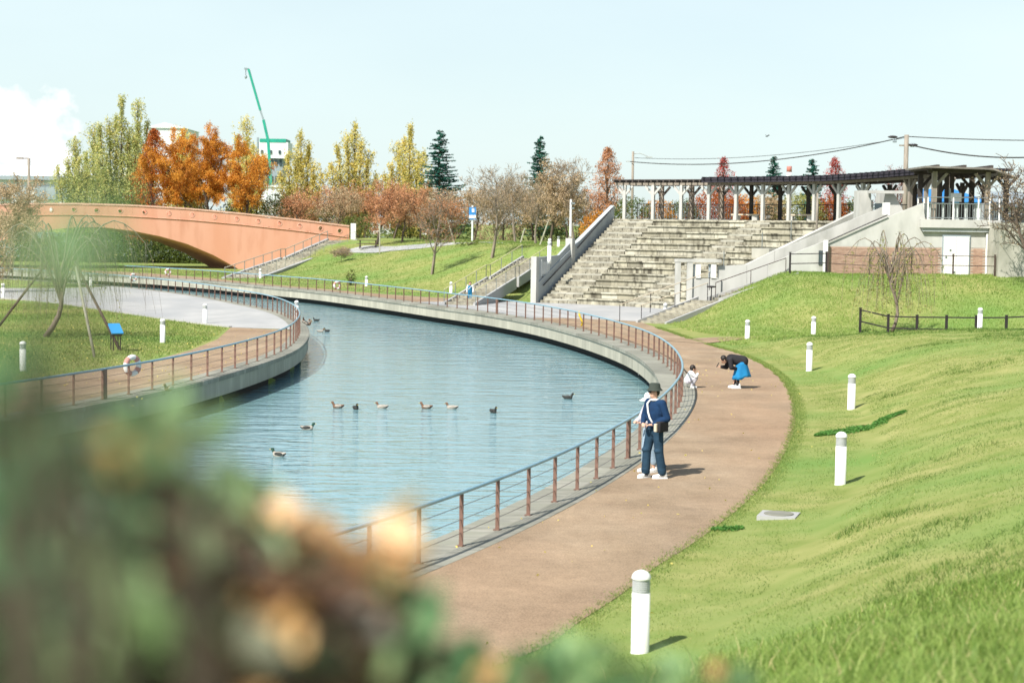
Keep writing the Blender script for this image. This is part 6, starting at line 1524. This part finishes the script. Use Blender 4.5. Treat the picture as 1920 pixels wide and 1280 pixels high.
    mb = MB(); mb.vprism([(-2.2, -.9, .4), (2.2, -.9, .4), (2.2, -.9, 1.1), (1.5, -.9, 1.9), (-2.2, -.9, 1.9)], (0, 1.8, 0)); mb.build('body', M['blackcloth'], g); MB().box((-.2, -.92, 1.5), (3.2, .04, .5)).build('window', M['glass'], g)
    for s in (-1.4, 1.4): MB().tube([(s, -.95, .35), (s, -.7, .35)], .35, 14).build('wheel', M['rubber_and_shade'], g)
poles()
# ================================================================== grass blades on the slope
def grass_patch(name, pts, hgt, wid, m, rnd, lean=.45, seg=2, parent=None, tint=None):
    n = len(pts); a = rnd.uniform(0, 2 * np.pi, n); d = np.stack([np.cos(a), np.sin(a), np.zeros(n)], 1)
    b = rnd.uniform(0, 2 * np.pi, n); ln = np.stack([np.cos(b), np.sin(b), np.zeros(n)], 1) * (hgt * lean * rnd.uniform(.3, 1.3, n))[:, None]
    w = (wid * rnd.uniform(.7, 1.3, n))[:, None] * .5
    up = np.array([0, 0, 1.0]); h = hgt[:, None]
    p0 = pts - d * w; p1 = pts + d * w
    if seg == 1:
        V = np.stack([p0, p1, pts + ln + up * h], 1).reshape(-1, 3); Fq = np.arange(3 * n).reshape(-1, 3)
        ti = tint if tint is not None else rnd.uniform(0, 1, n)
    else:
        q0 = pts + ln * .35 + up * h * .55 - d * w * .8; q1 = pts + ln * .35 + up * h * .55 + d * w * .8; tp = pts + ln + up * h * .95
        V = np.stack([p0, p1, q1, q0, tp], 1).reshape(-1, 3); i = np.arange(n) * 5
        Fq = np.concatenate([np.stack([i, i + 1, i + 2], 1), np.stack([i, i + 2, i + 3], 1), np.stack([i + 3, i + 2, i + 4], 1)])
        t0 = tint if tint is not None else rnd.uniform(0, 1, n); ti = np.concatenate([t0] * 3)
    o = link(name, npmesh(name, V, Fq, ti), parent, M[m]); return o
def scatter(n, y0, y1, rnd, margin=1.18, ypow=1.0, xmin=None):
    """points on the ground inside a widened view wedge, on grass only"""
    Y = y0 + (y1 - y0) * rnd.uniform(0, 1, n) ** ypow; X = (rnd.uniform(-1, 1, n)) * (Y * .2909 * margin + 1.2)
    return X, Y
def slope_grass():
    rnd = np.random.default_rng(3)
    def ok(X, Y): 
        dE = sd_poly(X, Y, EDGE[::2]); return dE
    vn = lambda X, Y, s: np.sin(X * s + 2.1 * np.sin(Y * s * .6)) * np.cos(Y * s * .8 + 1.7 * np.sin(X * s * .5))
    # 1 long grass close to the camera
    X, Y = scatter(230000, .9, 17, rnd, 1.3, .8); dE = ok(X, Y); H = height(X, Y)
    keep = (dE > 3.2 + .8 * vn(X, Y, 1.1)) & (rnd.uniform(0, 1, len(X)) < np.clip((dE - 2.5) / 2.5, .15, 1)); X, Y, H = X[keep], Y[keep], H[keep]
    vv = vn(X, Y, .9); hg = rnd.uniform(.09, .26, len(X)) * (1 + .45 * vv) * np.clip(1.25 - Y / 22, .55, 1) * (1 + .9 * (rnd.random(len(X)) < .04)); pts = np.stack([X, Y, H - .01], 1)
    o = grass_patch('long_grass', pts, hg, np.full(len(X), .0095), 'blade', rnd, .8, 2, None, np.clip(rnd.normal(.45, .22, len(X)) + .12 * vv + (rnd.random(len(X)) < .05) * .5, 0, 1))
    tag(o, 'long uncut green grass covering the near slope at the bottom right', 'grass', kind='stuff')
    # 2 mown grass of the slope
    Xs = []; 
    X, Y = scatter(520000, 9, 72, rnd, 1.12, .8); dE = ok(X, Y); k = (dE > -.04) & ((Y > 14) | (dE < 5)); X, Y, dE = X[k], Y[k], dE[k]
    k = rnd.uniform(0, 1, len(X)) < .9; X, Y = X[k], Y[k]; H = height(X, Y); s = Y / FPX
    hg = np.maximum(.028, 1.6 * s) * rnd.uniform(.6, 1.3, len(X)); pts = np.stack([X, Y, H - .008], 1)
    tn = np.clip(.48 + .22 * vn(X, Y, .45) + .20 * vn(X, Y, 1.7) + .12 * vn(X + Y, Y - X, 4.3) + rnd.normal(0, .22, len(X)), 0, 1)
    o = grass_patch('mown_grass', pts, hg, np.maximum(.010, 1.1 * s), 'lawnblade', rnd, .7, 1, None, tn)
    tag(o, 'short mown grass on the slope beside the footpath', 'grass', kind='stuff')
    # ragged fringe creeping over the path edge
    n = 42000; i = rnd.integers(24, len(EDGE) - 10, n); f_ = .03 + .10 * np.abs(np.sin(EDGE[i, 1] * 2.3) * np.cos(EDGE[i, 0] * 5.1 + EDGE[i, 1])) ; off = rnd.uniform(-1, .8, n); off = np.where(off < 0, off * f_ * np.where(EDGE[i, 1] < 34, .45, 1), off * .3)
    nn = normals(EDGE)[i]; P = EDGE[i] + nn * off[:, None] + rnd.normal(0, .12, (n, 2)) * np.stack([-nn[:, 1], nn[:, 0]], 1) * 1.5; s = P[:, 1] / FPX; H = np.maximum(height(P[:, 0], P[:, 1]), 0)
    o = grass_patch('edge_grass', np.stack([P[:, 0], P[:, 1], H + .004], 1), np.maximum(.03, 1.5 * s) * rnd.uniform(.4, 1.3, n), np.maximum(.010, .9 * s), 'lawnblade', rnd, .9, 1, None, rnd.uniform(.1, .9, n))
    tag(o, 'ragged fringe of grass along the right edge of the footpath', 'grass', kind='stuff')
    # 3 taller weed tufts in patches
    X, Y = scatter(60000, 12, 70, rnd, 1.1, .9); dE = ok(X, Y); f = vn(X, Y, .35) + .6 * vn(X, Y, 1.3)
    k = (dE > 2.2) & (f > .25) ; X, Y = X[k], Y[k]
    X = np.repeat(X, 4) + rnd.normal(0, .05, len(X) * 4); Y = np.repeat(Y, 4) + rnd.normal(0, .05, len(Y) * 4); H = height(X, Y); s = Y / FPX
    hg = np.maximum(.09, 3.2 * s) * rnd.uniform(.5, 1.3, len(X))
    o = grass_patch('weed_tufts', np.stack([X, Y, H - .01], 1), hg, np.maximum(.010, .9 * s), 'lawnblade', rnd, .8, 1, None, rnd.uniform(0, .45, len(X)))
    tag(o, 'darker weed tufts scattered in patches over the slope', 'grass', kind='stuff')
    # 4 dark clover strip and small clover patch beside the path
    def clover(px, py, Yd, L, W, ang, n, label):
        x0, y0, _ = onground(px, py, 20, 60); a = rnd.uniform(-1, 1, n); b = np.clip(rnd.normal(0, .42, n), -1, 1) * np.sqrt(np.clip(1 - a * a, 0, 1)) * (1 + .3 * np.sin(a * 9))
        X = x0 + a * L * math.cos(ang) - b * W * math.sin(ang); Y = y0 + a * L * math.sin(ang) + b * W * math.cos(ang); H = height(X, Y)
        P = np.stack([X, Y, H + rnd.uniform(.01, .05, n)], 1); V, Fq, ti = leaves(P, np.full(n, .05), rnd.uniform(0, .55, n), rnd, 1.0)
        o = link('clover_patch', npmesh('clover_patch', V, Fq, ti), None, M['clover']); tag(o, label, 'clover', kind='stuff')
    clover(1612, 805, 37.5, 1.35, .45, .55, 7000, 'long dark green clover strip crossing the slope behind a white bollard')
    clover(1364, 993, 27.3, .28, .16, .4, 600, 'tiny clover patch at the edge of the footpath')
    # 5 knoll grass before the building and grass of the far lawn
    n = 150000; Y = rnd.uniform(70, 92, n); X = rnd.uniform(6, 34, n); dE = ok(X, Y); H = height(X, Y); k = (dE > .2) & (H > .02); X, Y, H = X[k], Y[k], H[k]
    o = grass_patch('knoll_grass', np.stack([X, Y, H - .01], 1), rnd.uniform(.04, .11, len(X)), np.full(len(X), .03), 'blade', rnd, .6, 1, None, np.clip(rnd.normal(.5, .2, len(X)) + .2 * vn(X, Y, .4), 0, 1))
    tag(o, 'fresh green grass on the knoll between stairs and building', 'grass', kind='stuff')
    n = 90000; Y = rnd.uniform(104, 165, n); X = rnd.uniform(-42, 3, n); d = sd_poly(X, Y, FAR[::2]); k = d > .3; X, Y = X[k], Y[k]; H = height(X, Y)
    o = grass_patch('far_lawn_grass', np.stack([X, Y, H - .01], 1), rnd.uniform(.04, .10, len(X)), np.full(len(X), .05), 'lawnblade', rnd, .6, 1, None, np.clip(.55 + .25 * vn(X, Y, .25) + rnd.normal(0, .15, len(X)), 0, 1))
    tag(o, 'sunny short grass of the far lawn between bridge and amphitheatre', 'grass', kind='stuff')
    n = 150000; Y = rnd.uniform(46, 98, n); X = rnd.uniform(-34, -11.5, n); 
    poly = [(-12.5, 78), (-11.75, 70), (-11.7, 64), (-12.2, 58), (-13.1, 54), (-15, 48.5), (-19, 41)]; d = sd_poly(X, Y, np.array(poly[::-1])); low = sd_poly(X, Y, catmull([(-46, 116), (-30, 103), (-26, 99), (-21, 91), (-16.9, 84.4), (-14, 80), (-12.5, 78)], 1))
    k = (d < -.15) & (low > .2); X, Y = X[k], Y[k]; H = height(X, Y)
    o = grass_patch('left_lawn_grass', np.stack([X, Y, H - .01], 1), rnd.uniform(.03, .10, len(X)) * (1 + (rnd.random(len(X)) < .1)), np.full(len(X), .03), 'lawnblade', rnd, .7, 1, None, np.clip(.5 + .3 * vn(X, Y, .3) + rnd.normal(0, .18, len(X)), 0, 1))
    tag(o, 'grass of the left lawn round the willow', 'grass', kind='stuff')
M['clover'] = leafmat('clover_leaves', [(0, (.06, .17, .03)), (1, (.20, .38, .09)), (.5, (.11, .27, .05))], .3)
slope_grass()

# ================================================================== fallen leaves on the left lawn and paths
def litter():
    rnd = np.random.default_rng(8); P = []
    for _ in range(700):
        Y = rnd.uniform(44, 78); X = rnd.uniform(-20, -9.3); P.append((X, Y, .03 if X > -12 else hz(X, Y) + .05))
    for _ in range(160):
        i = rnd.integers(20, 120); p = RRc[i]; q = EDGE[min(len(EDGE) - 1, 40 + i)]; u = rnd.random() ** 2; P.append((p[0] + (q[0] - p[0]) * u, p[1] + (q[1] - p[1]) * u * 0 + rnd.uniform(-1, 1), .02))
    P = np.array(P); V, Fq, ti = leaves(P, np.full(len(P), .06), rnd.uniform(.3, 1, len(P)), rnd, 1); o = link('fallen_leaves', npmesh('fallen_leaves', V, Fq, ti), None, M['lf_yellow']); tag(o, 'small yellow leaves fallen on the left lawn and its brown path', 'leaves', kind='stuff')
litter()

# ================================================================== out-of-focus shrubs right in front of the camera
def near_shrub(name_label, blobs, seed, zg=3.3, leafsize=.030, mat_='lf_bush', tbias=0.0):
    """blobs: (px, py, depth, radius m, leaf count, tint centre)"""
    rnd = np.random.default_rng(seed); t = None; VV = []; TT = []; st = MB(); base = None
    for (px, py, Y, r, n, tc) in blobs:
        n = max(2, int(n * (.36 if px < 420 and py < 1130 else .72))) if n > 20 else n
        c = np.array(sp(px, py, Y)); base = c if base is None else base
        u = rnd.normal(size=(n, 3)); u /= np.linalg.norm(u, axis=1)[:, None]; P = c + u * (r * rnd.uniform(.1, 1, n) ** .5)[:, None]
        VV.append(P); TT.append(np.clip(np.where(rnd.random(n) < .12, rnd.uniform(0, 1, n), rnd.normal(tc, .05, n)), 0, 1))
    P = np.concatenate(VV); T = np.concatenate(TT); g = P.mean(0); root = np.array([g[0], g[1], zg])
    t = empty('foreground_shrub', tuple(root), 0, name_label, 'shrub'); P = P - root
    n = len(P); a = rnd.normal(size=(n, 3)); a /= np.linalg.norm(a, axis=1)[:, None]; b = np.cross(a, rnd.normal(size=(n, 3))); b /= np.linalg.norm(b, axis=1)[:, None]; nn = np.cross(a, b)
    s = (leafsize * rnd.uniform(.6, 1.3, n))[:, None]
    # six-sided pointed leaf, folded along the rib
    V = np.stack([P - a * s, P - a * s * .35 + b * s * .42 + nn * s * .1, P + a * s * .35 + b * s * .42 + nn * s * .1, P + a * s, P + a * s * .35 - b * s * .42 + nn * s * .1, P - a * s * .35 - b * s * .42 + nn * s * .1], 1).reshape(-1, 3)
    i = np.arange(n) * 6; Fq = np.concatenate([np.stack([i, i + 1, i + 2, i + 3], 1), np.stack([i, i + 3, i + 4, i + 5], 1)])
    o = link('foliage', npmesh('foliage', V, Fq, np.concatenate([T, T])), t, M[mat_])
    for (px, py, Y, r, k, tc) in blobs:
        c = Vector(sp(px, py, Y)) - Vector(root); q = Vector((rnd.uniform(-.1, .1), rnd.uniform(-.1, .1), 0)); m = q.lerp(c, .5) + Vector((rnd.uniform(-.05, .05), 0, -.05))
        st.tube([q, m, c], [.004, .0025, .001], 5, False)
        for _ in range(5):
            e = c + Vector(rnd.normal(size=3)) * r * .7; st.tube([m.lerp(c, .6), e], [.0015, .0008], 4, False)
    st.build('stems', M['bark'], t); return t
G, LG, OR, BR, RD = .22, .52, .95, .66, .80
near_shrub('large out-of-focus shrub with green and orange autumn leaves filling the lower left', [
    (-50, 860, 1.2, .07, 110, .40), (20, 960, 1.2, .045, 46, .90), (30, 1090, 1.15, .09, 200, .30), (-60, 1230, 1.1, .12, 260, .20),
    (150, 850, 1.3, .04, 26, .48), (260, 850, 1.35, .035, 18, .50), (330, 830, 1.4, .03, 10, .46), (240, 950, 1.35, .06, 130, .15), (150, 1010, 1.3, .06, 150, .12), (330, 960, 1.35, .045, 60, .48),
    (265, 1075, 1.25, .05, 90, .42), (160, 1120, 1.2, .07, 200, .70), (110, 1230, 1.1, .07, 160, .50), (240, 1250, 1.15, .07, 200, .66), (230, 1180, 1.05, .03, 26, .52),
    (420, 960, 1.45, .03, 22, .50), (400, 1040, 1.35, .05, 100, .55), (360, 1130, 1.3, .07, 240, .68), (340, 1240, 1.2, .09, 300, .67), (440, 1160, 1.35, .06, 200, .66),
    (490, 1030, 1.45, .038, 60, .99), (560, 1055, 1.5, .04, 70, .97), (520, 1110, 1.4, .045, 110, .74), (490, 1205, 1.2, .035, 46, .91), (470, 1265, 1.25, .06, 180, .67), (560, 1180, 1.4, .06, 220, .68),
    (640, 1090, 1.6, .04, 60, .93), (620, 1150, 1.5, .05, 130, .84), (590, 1260, 1.35, .07, 260, .66), (745, 1015, 1.5, .024, 24, .99), (715, 1060, 1.55, .025, 18, .95), (700, 1140, 1.55, .035, 60, .42),
    (700, 1215, 1.5, .055, 150, .32), (690, 1285, 1.4, .06, 200, .6), (765, 1150, 1.6, .025, 26, .28), (780, 1245, 1.6, .04, 60, .45), (600, 965, 1.7, .012, 3, .4), (470, 915, 1.6, .02, 5, .5)], 21, 3.45, .026)
near_shrub('low out-of-focus shrub with green leaves along the bottom frame edge', [
    (830, 1290, 1.5, .035, 60, .35), (880, 1225, 1.7, .014, 9, .25), (905, 1280, 1.5, .022, 26, .99), (1000, 1285, 1.7, .035, 46, .35), (1090, 1265, 1.8, .04, 50, .42), (1180, 1290, 1.8, .035, 44, .38), (1270, 1292, 1.9, .035, 40, .42), (1060, 1220, 1.9, .012, 5, .30), (1370, 1300, 1.9, .03, 26, .45)], 22, 3.4, .02)
near_shrub('single out-of-focus shrub tip rising before the willow and bridge', [(128, 435, .62, .017, 8, .50), (118, 480, .62, .014, 5, .50)], 23, 3.9, .0105, 'lf_pale')
near_shrub('out-of-focus upper sprigs of the shrub reaching over the left railing', [(40, 770, .85, .028, 9, .25), (120, 780, .9, .02, 6, .28), (0, 730, .8, .02, 6, .25), (300, 790, .95, .022, 5, .45), (200, 820, .95, .025, 7, .35), (400, 800, 1.0, .02, 4, .5)], 24, 3.6, .014)
